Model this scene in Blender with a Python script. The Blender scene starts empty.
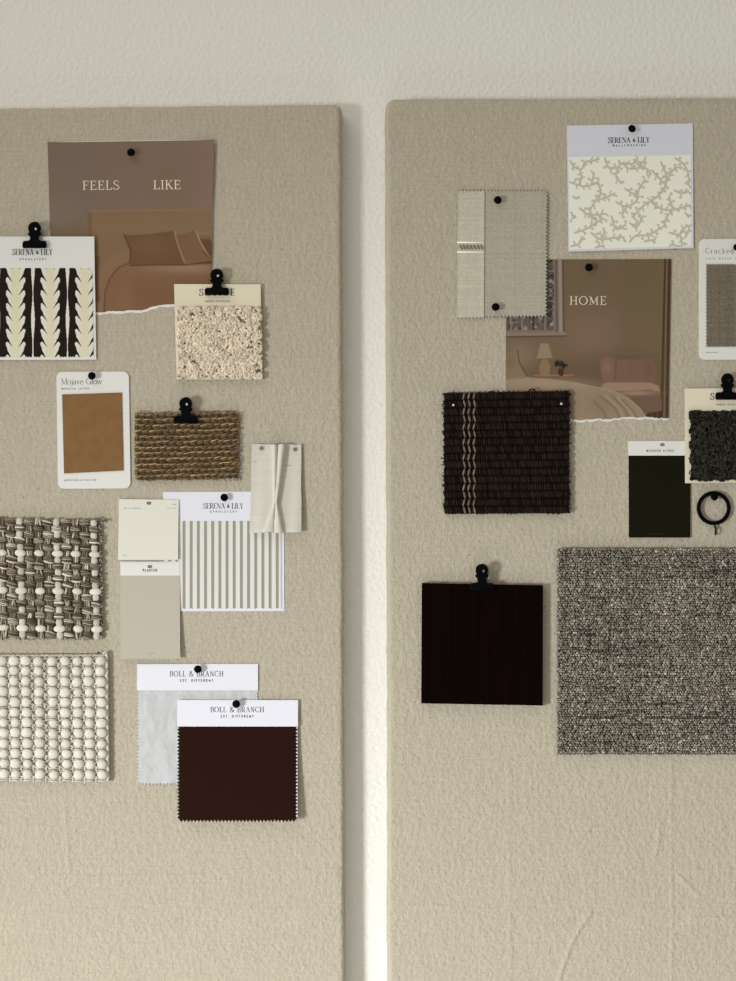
import bpy, math, random
import numpy as np
rnd = random.Random(7)
RS = np.random.RandomState(11)
C = bpy.context.scene.collection
D = 1.5                      # camera to the linen boards, metres; one photo pixel is one millimetre on the boards
MM = 0.001

def P(px, py, h):
    """a point of the boards' plane, h millimetres out from it"""
    px, py, h = np.broadcast_arrays(np.asarray(px, float), np.asarray(py, float), np.asarray(h, float))
    k = (D - h * MM) / D
    return np.stack([(px - 368) * k * MM, -h * MM, (490.5 - py) * k * MM], -1)

def lin(c):
    c = np.asarray(c, float) / 255.0
    return np.where(c <= 0.04045, c / 12.92, ((c + 0.055) / 1.055) ** 2.4)

def alb(c, E=1.0):
    return tuple(np.clip(lin(c) / E, 0.0, 0.92))

# ------------------------------------------------------------------ materials
def new_mat(name):
    m = bpy.data.materials.new(name); m.use_nodes = True
    nt = m.node_tree
    b = nt.nodes['Principled BSDF']
    return m, nt, b

def setin(b, k, v):
    if k in b.inputs: b.inputs[k].default_value = v

def fabric(name, col=None, attr=False, rough=0.85, spec=0.25, var=0.0, varscale=400, stretch=None,
           bump=0.0, bscale=900, bdist=0.0004, bump2=0.0, b2scale=150, b2dist=0.001, weave=0.0, wpitch=1.0, slub=0.0,
           sheen=0.0, coat=0.0, metallic=0.0, tint=None, fleck=0.0, fleckscale=350, fleckcol=(0.1,0.08,0.06)):
    m, nt, b = new_mat(name)
    N = nt.nodes; L = nt.links
    setin(b, 'Roughness', rough); setin(b, 'Specular IOR Level', spec); setin(b, 'Metallic', metallic)
    if sheen: setin(b, 'Sheen Weight', sheen); setin(b, 'Sheen Roughness', 0.5)
    if coat: setin(b, 'Coat Weight', coat); setin(b, 'Coat Roughness', 0.25)
    tc = N.new('ShaderNodeTexCoord')
    if attr:
        a = N.new('ShaderNodeAttribute'); a.attribute_name = 'col'; cur = a.outputs['Color']
    else:
        r = N.new('ShaderNodeRGB'); r.outputs[0].default_value = (*col, 1); cur = r.outputs[0]
    def noise(scale, st=None, detail=3.0):
        n = N.new('ShaderNodeTexNoise'); n.inputs['Scale'].default_value = scale; n.inputs['Detail'].default_value = detail
        if st:
            mp = N.new('ShaderNodeMapping'); mp.inputs['Scale'].default_value = st
            L.new(tc.outputs['Object'], mp.inputs['Vector']); L.new(mp.outputs[0], n.inputs['Vector'])
        else: L.new(tc.outputs['Object'], n.inputs['Vector'])
        return n.outputs['Fac']
    def mul(fac, amount):
        nonlocal cur
        mr = N.new('ShaderNodeMapRange'); mr.inputs['From Min'].default_value = 0.25; mr.inputs['From Max'].default_value = 0.75
        mr.inputs['To Min'].default_value = 1 - amount; mr.inputs['To Max'].default_value = 1 + amount
        L.new(fac, mr.inputs['Value'])
        mx = N.new('ShaderNodeVectorMath'); mx.operation = 'SCALE'
        L.new(cur, mx.inputs[0]); L.new(mr.outputs[0], mx.inputs['Scale']); cur = mx.outputs[0]
    if var: mul(noise(varscale, stretch), var)
    hts = []
    if weave:
        for st in ((1, 1, 0.06), (0.06, 1, 1)):
            f = noise(1000.0 / wpitch, st, 2.0); mul(f, weave); hts.append(f)
    if slub:
        mul(noise(160, (0.12, 1, 3.0), 4.0), slub); mul(noise(160, (3.0, 1, 0.12), 4.0), slub)
    if fleck:
        f = noise(fleckscale, None, 1.0)
        mr = N.new('ShaderNodeMapRange'); mr.inputs['From Min'].default_value = 0.74; mr.inputs['From Max'].default_value = 0.79
        mr.inputs['To Max'].default_value = fleck; L.new(f, mr.inputs['Value'])
        mx = N.new('ShaderNodeMix'); mx.data_type = 'RGBA'
        L.new(mr.outputs[0], mx.inputs['Factor']); L.new(cur, mx.inputs['A']); mx.inputs['B'].default_value = (*fleckcol, 1)
        cur = mx.outputs['Result']
    L.new(cur, b.inputs['Base Color'])
    nrm = None
    def addbump(h, strength, dist):
        nonlocal nrm
        bp = N.new('ShaderNodeBump'); bp.inputs['Strength'].default_value = strength; bp.inputs['Distance'].default_value = dist
        L.new(h, bp.inputs['Height'])
        if nrm is not None: L.new(nrm, bp.inputs['Normal'])
        nrm = bp.outputs[0]
    if bump2: addbump(noise(b2scale, None, 2.0), bump2, b2dist)
    if bump: addbump(noise(bscale, None, 3.0), bump, bdist)
    if weave:
        for f in hts: addbump(f, 0.35, 0.0003)
    if nrm is not None: L.new(nrm, b.inputs['Normal'])
    return m

# ------------------------------------------------------------------ objects
def wloc(o):
    v = np.zeros(3)
    while o is not None:
        v += np.array(o.location); o = o.parent
    return v

def thing(name, label, cat, px, py, h=0.0, group=None):
    o = bpy.data.objects.new(name, None); C.objects.link(o)
    o.location = P(px, py, h); o.empty_display_size = 0.02
    o['label'] = label; o['category'] = cat
    if group: o['group'] = group
    return o

def mesh(name, V, F, mat, parent=None, col=None, smooth=False, origin=None, matidx=None):
    V = np.asarray(V, float).reshape(-1, 3)
    base = wloc(parent) if parent is not None else (np.array(origin) if origin is not None else np.zeros(3))
    me = bpy.data.meshes.new(name)
    W = V - base
    if isinstance(F, np.ndarray):
        nf, k = F.shape
        me.vertices.add(len(W)); me.vertices.foreach_set('co', W.astype(np.float32).ravel())
        me.loops.add(nf * k); me.loops.foreach_set('vertex_index', F.astype(np.int32).ravel())
        me.polygons.add(nf); me.polygons.foreach_set('loop_start', (np.arange(nf) * k).astype(np.int32))
        me.update(calc_edges=True); me.validate()
    else:
        me.from_pydata([tuple(v) for v in W], [], [tuple(f) for f in F]); me.update()
    if col is not None:
        a = me.color_attributes.new('col', 'FLOAT_COLOR', 'POINT')
        c4 = np.ones((len(W), 4), np.float32); c4[:, :3] = col
        a.data.foreach_set('color', c4.ravel())
    me.polygons.foreach_set('use_smooth', np.full(len(me.polygons), smooth))
    for m in (mat if isinstance(mat, (list, tuple)) else [mat]): me.materials.append(m)
    if matidx is not None: me.polygons.foreach_set('material_index', np.asarray(matidx, np.int32))
    o = bpy.data.objects.new(name, me); C.objects.link(o)
    if parent is not None: o.parent = parent
    else: o.location = base
    return o

def gridfaces(nx, ny, off=0, flip=False):
    i, j = np.meshgrid(np.arange(nx), np.arange(ny))
    a = (j * (nx + 1) + i).ravel() + off
    f = np.stack([a, a + nx + 1, a + nx + 2, a + 1], 1)      # seen from the camera: counter-clockwise
    return f[:, ::-1] if flip else f

def lerpquad(q, u, v):
    q = np.asarray(q, float)
    u = u[..., None]; v = v[..., None]
    return q[0] * (1 - u) * (1 - v) + q[1] * u * (1 - v) + q[2] * u * v + q[3] * (1 - u) * v

def rect(x0, y0, x1, y1): return [(x0, y0), (x1, y0), (x1, y1), (x0, y1)]

def sheet(name, quad, mat, parent, nx=1, ny=1, h=0.3, t=0.4, edges=None, color=None, smooth=False, origin=None):
    """a sheet of paper or cloth: front, back and rim; edges = outward offsets in px of the rim's vertices"""
    u, v = np.meshgrid(np.linspace(0, 1, nx + 1), np.linspace(0, 1, ny + 1))
    xy = lerpquad(quad, u, v)
    for k, off in (edges or {}).items():
        off = np.asarray(off, float)
        if k == 't': xy[0, :, 1] -= off
        if k == 'b': xy[-1, :, 1] += off
        if k == 'l': xy[:, 0, 0] -= off
        if k == 'r': xy[:, -1, 0] += off
        if k == 'B': xy[..., 1] += off[None] * v ** 8          # a torn edge: the last rows follow it
    hh = h(u, v) if callable(h) else np.full(u.shape, float(h))
    front = P(xy[..., 0], xy[..., 1], hh + t).reshape(-1, 3)
    back = P(xy[..., 0], xy[..., 1], hh).reshape(-1, 3)
    n = len(front); w = nx + 1
    F = [gridfaces(nx, ny), gridfaces(nx, ny, n, True)]
    ring = [j for j in range(w)] + [r * w + nx for r in range(1, ny + 1)] + [ny * w + j for j in range(nx - 1, -1, -1)] + [r * w for r in range(ny - 1, 0, -1)]
    ring = np.array(ring); nxt = np.roll(ring, -1)
    F.append(np.stack([ring, nxt, nxt + n, ring + n], 1))
    col = None
    if color is not None:
        c = color(xy[..., 0], xy[..., 1]) if callable(color) else np.broadcast_to(color, u.shape + (3,))
        col = np.concatenate([c.reshape(-1, 3)] * 2)
    return mesh(name, np.concatenate([front, back]), np.concatenate(F), mat, parent, col, smooth, origin)

def zig(n, amp): return np.where(np.arange(n + 1) % 2 == 0, amp, -amp)

def smoothnoise(n, cells, seed):
    r = np.random.RandomState(seed); k = r.uniform(-1, 1, cells + 2)
    x = np.linspace(0, cells, n); i = x.astype(int); f = x - i; f = f * f * (3 - 2 * f)
    return k[i] * (1 - f) + k[i + 1] * f

def rounded(x0, y0, x1, y1, r, n=6):
    pts = []
    for cx, cy, a0 in ((x1 - r, y0 + r, -90), (x1 - r, y1 - r, 0), (x0 + r, y1 - r, 90), (x0 + r, y0 + r, 180)):
        for i in range(n + 1):
            a = math.radians(a0 + 90 * i / n); pts.append((cx + r * math.cos(a), cy + r * math.sin(a)))
    return pts                                              # clockwise on the photo

def slab(name, pts, mat, parent, h0, h1, bevel=0.0, holes=None, origin=None, hpx=None):
    """an outline given thickness, its front rim bevelled"""
    pts = np.asarray(pts, float); n = len(pts)
    hp = (lambda x, y: 0.0) if hpx is None else hpx
    c = pts.mean(0)
    rings = [(pts, h0)]
    if bevel:
        e = np.roll(pts, -1, 0) - np.roll(pts, 1, 0)
        e /= np.maximum(np.linalg.norm(e, axis=1, keepdims=True), 1e-9)
        nin = np.stack([-e[:, 1], e[:, 0]], 1)
        if ((c - pts) * nin).sum() < 0: nin = -nin
        rings += [(pts, h1 - bevel), (pts + nin * bevel * 0.3, h1 - bevel * 0.3), (pts + nin * bevel, h1)]
    else: rings += [(pts, h1)]
    V = np.concatenate([P(r[:, 0], r[:, 1], hh + hp(r[:, 0], r[:, 1])) for r, hh in rings])
    F = [list(range(n))]
    for k in range(len(rings) - 1):
        for i in range(n):
            j = (i + 1) % n
            F.append((k * n + i, (k + 1) * n + i, (k + 1) * n + j, k * n + j))
    F.append(list(range((len(rings) - 1) * n, len(rings) * n))[::-1])
    o = mesh(name, V, F, mat, parent, origin=origin)
    import bmesh
    bm = bmesh.new(); bm.from_mesh(o.data); bmesh.ops.recalc_face_normals(bm, faces=bm.faces); bm.to_mesh(o.data); bm.free()
    return o

class Bag:
    """collects many small shapes for ONE mesh"""
    def __init__(s): s.V = []; s.F = []; s.C = []; s.n = 0
    def add(s, V, F, c=(1, 1, 1)):
        V = np.asarray(V, float).reshape(-1, 3); s.V.append(V); s.F.append(np.asarray(F) + s.n); s.n += len(V)
        s.C.append(np.broadcast_to(np.asarray(c, float), (len(V), 3)))
    def build(s, name, mat, parent, smooth=True, origin=None):
        return mesh(name, np.concatenate(s.V), np.concatenate(s.F), mat, parent, np.concatenate(s.C), smooth, origin)
    def tube(s, pts, r, c=(1, 1, 1), sides=6):
        """pts: px, py, h in mm; r radius in mm or list of them; open tube with pinched ends"""
        p = np.asarray(pts, float); n = len(p); r = np.broadcast_to(np.asarray(r, float), (n,)).copy()
        d = np.gradient(p, axis=0); d /= np.maximum(np.linalg.norm(d, axis=1, keepdims=True), 1e-9)
        up = np.where((np.abs(d[:, 2:3]) < 0.9), np.array([[0, 0, 1.0]]), np.array([[1.0, 0, 0]]))
        a = np.cross(d, up); a /= np.maximum(np.linalg.norm(a, axis=1, keepdims=True), 1e-9); b = np.cross(d, a)
        ang = np.linspace(0, 2 * math.pi, sides, endpoint=False)
        q = p[:, None] + r[:, None, None] * (a[:, None] * np.cos(ang)[None, :, None] + b[:, None] * np.sin(ang)[None, :, None])
        e = 0.02
        q = np.concatenate([(p[:1] - d[:1] * r[0] * .6)[:, None] + (q[:1] - p[:1, None]) * e, q, (p[-1:] + d[-1:] * r[-1] * .6)[:, None] + (q[-1:] - p[-1:, None]) * e])
        q = q.reshape(-1, 3)
        i, j = np.meshgrid(np.arange(sides), np.arange(n + 1)); i = i.ravel(); j = j.ravel(); k = (i + 1) % sides
        F = np.stack([j * sides + i, j * sides + k, (j + 1) * sides + k, (j + 1) * sides + i], 1)
        s.add(P(q[:, 0], q[:, 1], q[:, 2]), F, c)

def ball(nlat, nlon):
    V = []; F = []
    for i in range(nlat + 1):
        t = math.pi * i / nlat
        for j in range(nlon):
            p = 2 * math.pi * j / nlon
            V.append((math.sin(t) * math.cos(p), math.cos(t), math.sin(t) * math.sin(p)))
    for i in range(nlat):
        for j in range(nlon):
            k = (j + 1) % nlon
            F.append((i * nlon + j, i * nlon + k, (i + 1) * nlon + k, (i + 1) * nlon + j))
    return np.array(V), np.array(F)

def nubs(bag, x, y, h, rx, ry, rh, rot=0.0, col=(1, 1, 1), nlat=6, nlon=8, sq=1.0):
    """many ellipsoid nubs at once; all arguments arrays; long axis is ry turned by rot; sq<1 squarer"""
    x = np.asarray(x, float).ravel(); m = len(x)
    bc = lambda a: np.broadcast_to(np.asarray(a, float), (m,)) if np.ndim(a) < 2 else np.asarray(a, float)
    y, h, rx, ry, rh, rot = [np.broadcast_to(np.asarray(a, float).ravel() if np.ndim(a) else a, (m,)) for a in (y, h, rx, ry, rh, rot)]
    B, F = ball(nlat, nlon)
    if sq != 1.0: B = np.sign(B) * np.abs(B) ** sq
    lx = B[None, :, 0] * rx[:, None]; ly = B[None, :, 1] * ry[:, None]; lh = B[None, :, 2] * rh[:, None]
    c = np.cos(rot)[:, None]; s = np.sin(rot)[:, None]
    gx = x[:, None] + lx * c - ly * s; gy = y[:, None] + lx * s + ly * c; gh = h[:, None] + lh
    V = P(gx, gy, gh).reshape(-1, 3)
    FF = (F[None] + (np.arange(m) * len(B))[:, None, None]).reshape(-1, 4)
    col = np.asarray(col, float)
    cc = np.broadcast_to(col if col.ndim == 2 else col[None], (m, 3))
    bag.V.append(V); bag.F.append(FF + bag.n); bag.n += len(V); bag.C.append(np.repeat(cc, len(B), 0))

# ------------------------------------------------------------------ lettering
def arc(cx, cy, rx, ry, a0, a1, n=12):
    return [(cx + rx * math.cos(math.radians(a0 + (a1 - a0) * i / n)), cy + ry * math.sin(math.radians(a0 + (a1 - a0) * i / n))) for i in range(n + 1)]

def cat(pts, n=5):
    p = [pts[0]] + list(pts) + [pts[-1]]; out = []
    for i in range(1, len(p) - 2):
        for k in range(n):
            t = k / n; q = []
            for d in (0, 1):
                a, b, c, e = p[i - 1][d], p[i][d], p[i + 1][d], p[i + 2][d]
                q.append(0.5 * (2 * b + (c - a) * t + (2 * a - 5 * b + 4 * c - e) * t * t + (3 * b - a - 3 * c + e) * t ** 3))
            out.append(tuple(q))
    return out + [pts[-1]]

SP = cat([(.50, .78), (.44, .95), (.28, 1.0), (.10, .92), (.06, .75), (.18, .60), (.38, .47), (.52, .32), (.50, .12), (.34, 0), (.18, 0), (.04, .1), (.0, .27)])
# each glyph: width, strokes (mode, points); k thick, n thin, a auto by direction, s serif
G = {
 'A': (.74, [('n', [(.08, 0), (.36, 1)]), ('k', [(.36, 1), (.66, 0)]), ('n', [(.18, .34), (.54, .34)]), ('s', [(0, 0), (.2, 0)]), ('s', [(.54, 0), (.76, 0)])]),
 'B': (.62, [('k', [(.13, 0), (.13, 1)]), ('a', [(0, 1), (.13, 1)] + arc(.34, .76, .2, .24, 90, -90) + [(.13, .52)]), ('a', [(.13, .52)] + arc(.36, .26, .23, .26, 90, -90) + [(0, 0)])]),
 'C': (.72, [('a', arc(.4, .5, .38, .5, 48, 312, 24)), ('s', [(.66, .98), (.66, .72)]), ('s', [(.66, .3), (.66, .1)])]),
 'D': (.74, [('k', [(.13, 0), (.13, 1)]), ('a', [(0, 1), (.13, 1)] + arc(.3, .5, .4, .5, 90, -90, 18) + [(0, 0)])]),
 'E': (.60, [('k', [(.13, 0), (.13, 1)]), ('n', [(0, 1), (.54, 1)]), ('n', [(.13, .52), (.42, .52)]), ('n', [(0, 0), (.57, 0)]), ('s', [(.54, 1), (.54, .8)]), ('s', [(.42, .62), (.42, .42)]), ('s', [(.57, 0), (.57, .22)])]),
 'F': (.56, [('k', [(.13, 0), (.13, 1)]), ('n', [(0, 1), (.52, 1)]), ('n', [(.13, .52), (.4, .52)]), ('s', [(0, 0), (.27, 0)]), ('s', [(.52, 1), (.52, .8)]), ('s', [(.4, .62), (.4, .42)])]),
 'G': (.78, [('a', arc(.4, .5, .38, .5, 48, 330, 24)), ('k', [(.68, 0.05), (.68, .42)]), ('s', [(.5, .42), (.8, .42)]), ('s', [(.66, .98), (.66, .72)])]),
 'H': (.78, [('k', [(.14, 0), (.14, 1)]), ('k', [(.64, 0), (.64, 1)]), ('n', [(.14, .52), (.64, .52)])] + [('s', [(a, b), (a + .27, b)]) for a in (.0, .51) for b in (0, 1)]),
 'I': (.28, [('k', [(.14, 0), (.14, 1)]), ('s', [(0, 0), (.28, 0)]), ('s', [(0, 1), (.28, 1)])]),
 'K': (.72, [('k', [(.14, 0), (.14, 1)]), ('n', [(.14, .42), (.6, 1)]), ('k', [(.3, .58), (.66, 0)]), ('s', [(0, 0), (.28, 0)]), ('s', [(0, 1), (.28, 1)]), ('s', [(.46, 1), (.7, 1)]), ('s', [(.52, 0), (.76, 0)])]),
 'L': (.58, [('k', [(.14, 0), (.14, 1)]), ('s', [(0, 1), (.28, 1)]), ('n', [(0, 0), (.56, 0)]), ('s', [(.56, 0), (.56, .26)])]),
 'M': (.92, [('n', [(.12, 0), (.14, 1)]), ('k', [(.14, 1), (.45, .06)]), ('n', [(.45, .06), (.76, 1)]), ('k', [(.77, 1), (.79, 0)]), ('s', [(0, 0), (.24, 0)]), ('s', [(.66, 0), (.92, 0)]), ('s', [(0, 1), (.14, 1)]), ('s', [(.76, 1), (.92, 1)])]),
 'N': (.76, [('n', [(.13, 0), (.13, 1)]), ('k', [(.13, 1), (.64, 0)]), ('n', [(.64, 0), (.64, 1)]), ('s', [(0, 0), (.26, 0)]), ('s', [(0, 1), (.15, 1)]), ('s', [(.52, 1), (.76, 1)])]),
 'O': (.80, [('a', arc(.4, .5, .38, .5, 0, 360, 32))]),
 'P': (.60, [('k', [(.13, 0), (.13, 1)]), ('a', [(0, 1), (.13, 1)] + arc(.33, .74, .24, .26, 90, -90) + [(.13, .48)]), ('s', [(0, 0), (.28, 0)])]),
 'R': (.70, [('k', [(.13, 0), (.13, 1)]), ('a', [(0, 1), (.13, 1)] + arc(.33, .75, .22, .25, 90, -90) + [(.13, .5)]), ('k', [(.32, .5), (.62, 0)]), ('s', [(0, 0), (.27, 0)]), ('s', [(.56, 0), (.72, 0)])]),
 'S': (.56, [('a', SP), ('s', [(.5, .98), (.5, .74)]), ('s', [(0, .02), (0, .28)])]),
 'T': (.66, [('k', [(.32, 0), (.32, 1)]), ('n', [(0, 1), (.64, 1)]), ('s', [(.18, 0), (.46, 0)]), ('s', [(0, 1), (0, .8)]), ('s', [(.64, 1), (.64, .8)])]),
 'U': (.74, [('k', [(.13, 1), (.13, .3)]), ('a', arc(.37, .3, .24, .3, 180, 360)), ('n', [(.61, .3), (.61, 1)]), ('s', [(0, 1), (.27, 1)]), ('s', [(.5, 1), (.73, 1)])]),
 'V': (.74, [('k', [(.1, 1), (.38, 0)]), ('n', [(.38, 0), (.64, 1)]), ('s', [(0, 1), (.24, 1)]), ('s', [(.52, 1), (.76, 1)])]),
 'W': (1.0, [('k', [(.08, 1), (.3, 0)]), ('n', [(.3, 0), (.5, 1)]), ('k', [(.5, 1), (.72, 0)]), ('n', [(.72, 0), (.92, 1)]), ('s', [(0, 1), (.2, 1)]), ('s', [(.82, 1), (1., 1)])]),
 'X': (.7, [('k', [(.08, 1), (.62, 0)]), ('n', [(.62, 1), (.08, 0)])]),
 'Y': (.72, [('k', [(.1, 1), (.36, .46)]), ('n', [(.36, .46), (.62, 1)]), ('k', [(.36, .46), (.36, 0)]), ('s', [(0, 1), (.24, 1)]), ('s', [(.5, 1), (.74, 1)]), ('s', [(.22, 0), (.5, 0)])]),
 '&': (.78, [('a', cat([(.74, .46), (.62, .2), (.44, .02), (.2, .0), (.04, .16), (.08, .4), (.28, .56), (.44, .72), (.42, .92), (.28, 1.0), (.16, .9), (.2, .68), (.4, .36), (.6, .1), (.78, 0)]))]),
 '+': (.5, [('a', cat([(.46, .4), (.38, .2), (.22, .14), (.08, .26), (.14, .42), (.28, .56), (.26, .7), (.16, .7), (.16, .56), (.3, .34), (.48, .14)]))]),
 '.': (.2, [('k', [(.08, 0), (.08, .12)])]),
 'a': (.50, [('a', cat([(.06, .48), (.1, .6), (.24, .64), (.36, .56), (.38, .4), (.38, .1), (.48, .02)])), ('a', cat([(.38, .38), (.18, .34), (.03, .18), (.1, .02), (.24, .0), (.38, .14)]))]),
 'c': (.48, [('a', arc(.26, .32, .23, .32, 45, 315, 16))]),
 'd': (.56, [('k', [(.42, 0), (.42, 1.05)]), ('a', arc(.24, .32, .2, .32, 0, 360, 18)), ('s', [(.32, 1.05), (.42, 1.05)]), ('s', [(.42, 0), (.54, 0)])]),
 'e': (.50, [('a', arc(.25, .32, .23, .32, 0, 315, 18)), ('n', [(.04, .34), (.47, .34)])]),
 'j': (.26, [('a', cat([(.16, .62), (.16, .0), (.12, -.22), (-.04, -.28)])), ('k', [(.16, .82), (.16, .94)]), ('s', [(.04, .62), (.16, .62)])]),
 'k': (.56, [('k', [(.12, 0), (.12, 1.05)]), ('n', [(.12, .26), (.44, .62)]), ('k', [(.24, .36), (.5, 0)]), ('s', [(0, 1.05), (.12, 1.05)]), ('s', [(0, 0), (.24, 0)])]),
 'l': (.26, [('k', [(.12, 0), (.12, 1.05)]), ('s', [(0, 1.05), (.12, 1.05)]), ('s', [(0, 0), (.24, 0)])]),
 'o': (.54, [('a', arc(.26, .32, .24, .32, 0, 360, 20))]),
 'r': (.40, [('k', [(.12, 0), (.12, .62)]), ('a', cat([(.12, .4), (.2, .58), (.36, .62)])), ('s', [(0, .62), (.12, .62)]), ('s', [(0, 0), (.26, 0)])]),
 'v': (.52, [('k', [(.06, .62), (.26, 0)]), ('n', [(.26, 0), (.44, .62)]), ('s', [(0, .62), (.16, .62)]), ('s', [(.36, .62), (.52, .62)])]),
 'w': (.78, [('k', [(.06, .62), (.22, 0)]), ('n', [(.22, 0), (.38, .62)]), ('k', [(.38, .62), (.54, 0)]), ('n', [(.54, 0), (.7, .62)]), ('s', [(0, .62), (.14, .62)]), ('s', [(.62, .62), (.78, .62)])]),
}

def lettering(text, cx, base, size, width, mat, parent, h, thick=.13, thin=.05, serif=True, angle=0.0, left=None, name='lettering', space=.36, xs=1.0):
    """raised ink outlines of one line; size is the cap height in px, width the whole line's width in px"""
    ws = [G[c][0] if c != ' ' else space for c in text]
    n = len(text)
    sx = size * xs
    gap = (width - sum(ws) * sx) / max(n - 1, 1)
    if gap < -0.02 * size:
        sx = width / (sum(ws) + .1 * (n - 1)); gap = .1 * sx
    V = []; F = []; x = 0.0
    ca, sa = math.cos(angle), math.sin(angle)
    ox = (left if left is not None else cx - width / 2)
    mid = cx if left is None else left
    def emit(p, q, wp, wq):
        dx, dy = q[0] - p[0], q[1] - p[1]; l = math.hypot(dx, dy)
        if l < 1e-6: return
        nx_, ny_ = -dy / l, dx / l
        i = len(V)
        V.extend([(p[0] + nx_ * wp, p[1] + ny_ * wp), (q[0] + nx_ * wq, q[1] + ny_ * wq), (q[0] - nx_ * wq, q[1] - ny_ * wq), (p[0] - nx_ * wp, p[1] - ny_ * wp)])
        F.append((i, i + 3, i + 2, i + 1))
    for c, w in zip(text, ws):
        if c != ' ':
            for mode, pts in G[c][1]:
                if mode == 's' and not serif: continue
                pp = [(x + a * sx, b * size) for a, b in pts]
                def wd(d):
                    if mode == 'k': return thick
                    if mode in 'ns': return thin
                    return thin + (thick - thin) * abs(d) ** 1.3
                m = len(pp); dirs = []
                for i in range(m):
                    a = pp[max(i - 1, 0)]; b = pp[min(i + 1, m - 1)]; l = math.hypot(b[0] - a[0], b[1] - a[1]) or 1
                    dirs.append((b[1] - a[1]) / l)
                for i in range(m - 1):
                    emit(pp[i], pp[i + 1], wd(dirs[i]) * size / 2, wd(dirs[i + 1]) * size / 2)
        x += w * sx + gap
    V = np.array(V)
    X = ox + V[:, 0]; Y = base - V[:, 1]
    X, Y = mid + (X - mid) * ca + (Y - base) * sa, base - (X - mid) * sa + (Y - base) * ca
    hh = h(X, Y) if callable(h) else h
    return mesh(name, P(X, Y, np.asarray(hh) + 0.06), F, mat, parent)

def marks(rects, mat, parent, h, name='lettering'):
    V = []; F = []
    for x0, y0, x1, y1 in rects:
        i = len(V); V += [(x0, y0), (x1, y0), (x1, y1), (x0, y1)]; F.append((i, i + 3, i + 2, i + 1))
    V = np.array(V); hh = h(V[:, 0], V[:, 1]) if callable(h) else h
    return mesh(name, P(V[:, 0], V[:, 1], np.asarray(hh) + 0.06), F, mat, parent)

# ------------------------------------------------------------------ printed pictures (colours of the ink on a sheet)
def polydist(X, Y, pts):
    inside = np.zeros(X.shape, bool); d2 = np.full(X.shape, 1e9); n = len(pts)
    for i in range(n):
        (x0, y0), (x1, y1) = pts[i], pts[(i + 1) % n]
        dx, dy = x1 - x0, y1 - y0
        t = np.clip(((X - x0) * dx + (Y - y0) * dy) / (dx * dx + dy * dy + 1e-12), 0, 1)
        d2 = np.minimum(d2, (X - x0 - t * dx) ** 2 + (Y - y0 - t * dy) ** 2)
        if y0 != y1:
            c = ((y0 > Y) != (y1 > Y)) & (X < x0 + dx * (Y - y0) / (y1 - y0 + 1e-12)); inside ^= c
    d = np.sqrt(d2); return np.where(inside, d, -d)

def linedist(X, Y, pts):
    d2 = np.full(X.shape, 1e9)
    for (x0, y0), (x1, y1) in zip(pts[:-1], pts[1:]):
        dx, dy = x1 - x0, y1 - y0
        t = np.clip(((X - x0) * dx + (Y - y0) * dy) / (dx * dx + dy * dy + 1e-12), 0, 1)
        d2 = np.minimum(d2, (X - x0 - t * dx) ** 2 + (Y - y0 - t * dy) ** 2)
    return np.sqrt(d2)

class Ink:
    def __init__(s, X, Y, c): s.X, s.Y = X, Y; s.c = np.broadcast_to(np.asarray(c, float), X.shape + (3,)).copy()
    def mix(s, m, c): s.c = s.c * (1 - m[..., None]) + np.asarray(c, float) * m[..., None]
    def poly(s, pts, c, soft=.6, a=1.0): s.mix(a * np.clip(polydist(s.X, s.Y, pts) / soft + .5, 0, 1), c)
    def line(s, pts, w, c, soft=.5, a=1.0): s.mix(a * np.clip((w / 2 - linedist(s.X, s.Y, pts)) / soft + .5, 0, 1), c)
    def blob(s, cx, cy, rx, ry, c, a=1.0, p=1.0): s.mix(a * np.exp(-(((s.X - cx) / rx) ** 2 + ((s.Y - cy) / ry) ** 2) ** p), c)
    def inpoly(s, clip, fn, soft=.8):
        old = s.c.copy(); fn(); m = np.clip(polydist(s.X, s.Y, clip) / soft + .5, 0, 1)[..., None]; s.c = old * (1 - m) + s.c * m

# ================================================================== materials used by several things
M_paper_cool = fabric('white card', alb((238, 238, 246)), rough=.6, spec=.3, bump=.05)
M_paper_warm = fabric('warm white card', alb((236, 234, 228)), rough=.55, spec=.3, bump=.05)
M_paper_cream = fabric('cream card', alb((236, 226, 200)), rough=.6, spec=.3, bump=.05)
M_ink = fabric('black ink', (.03, .03, .035), rough=.6, spec=.2)
M_ink_grey = fabric('grey ink', (.16, .155, .15), rough=.6, spec=.2)
M_ink_soft = fabric('faded ink', (.30, .28, .24), rough=.6, spec=.2)
M_ink_light = fabric('pale ink', alb((240, 220, 196), .9), rough=.6, spec=.2)
M_torn = fabric('torn paper', alb((240, 236, 230)), rough=.9, spec=.1, bump=.5, bscale=1500)
M_black = fabric('black enamel', (.0025, .0025, .0028), rough=.55, spec=.04)
M_steel = fabric('bright steel', (.62, .62, .6), rough=.4, spec=.6)
M_pearl = fabric('pearl', (.8, .78, .75), rough=.25, spec=.6)
M_print = fabric('printed sheet', attr=True, rough=.6, spec=.08, var=.03, varscale=900)
M_yarn = fabric('yarn', attr=True, rough=.9, spec=.15, var=.18, varscale=1100, bump=.4, bscale=1300, bdist=.0006)
M_cloth_print = fabric('printed cloth', attr=True, rough=.85, spec=.15, bump=.25, bscale=1800, bdist=.0003, var=.05, varscale=1500)
M_frayed = fabric('weave', attr=True, rough=.95, spec=.08, var=.25, varscale=1500, bump=.4, bscale=1800, bdist=.0005)

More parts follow.
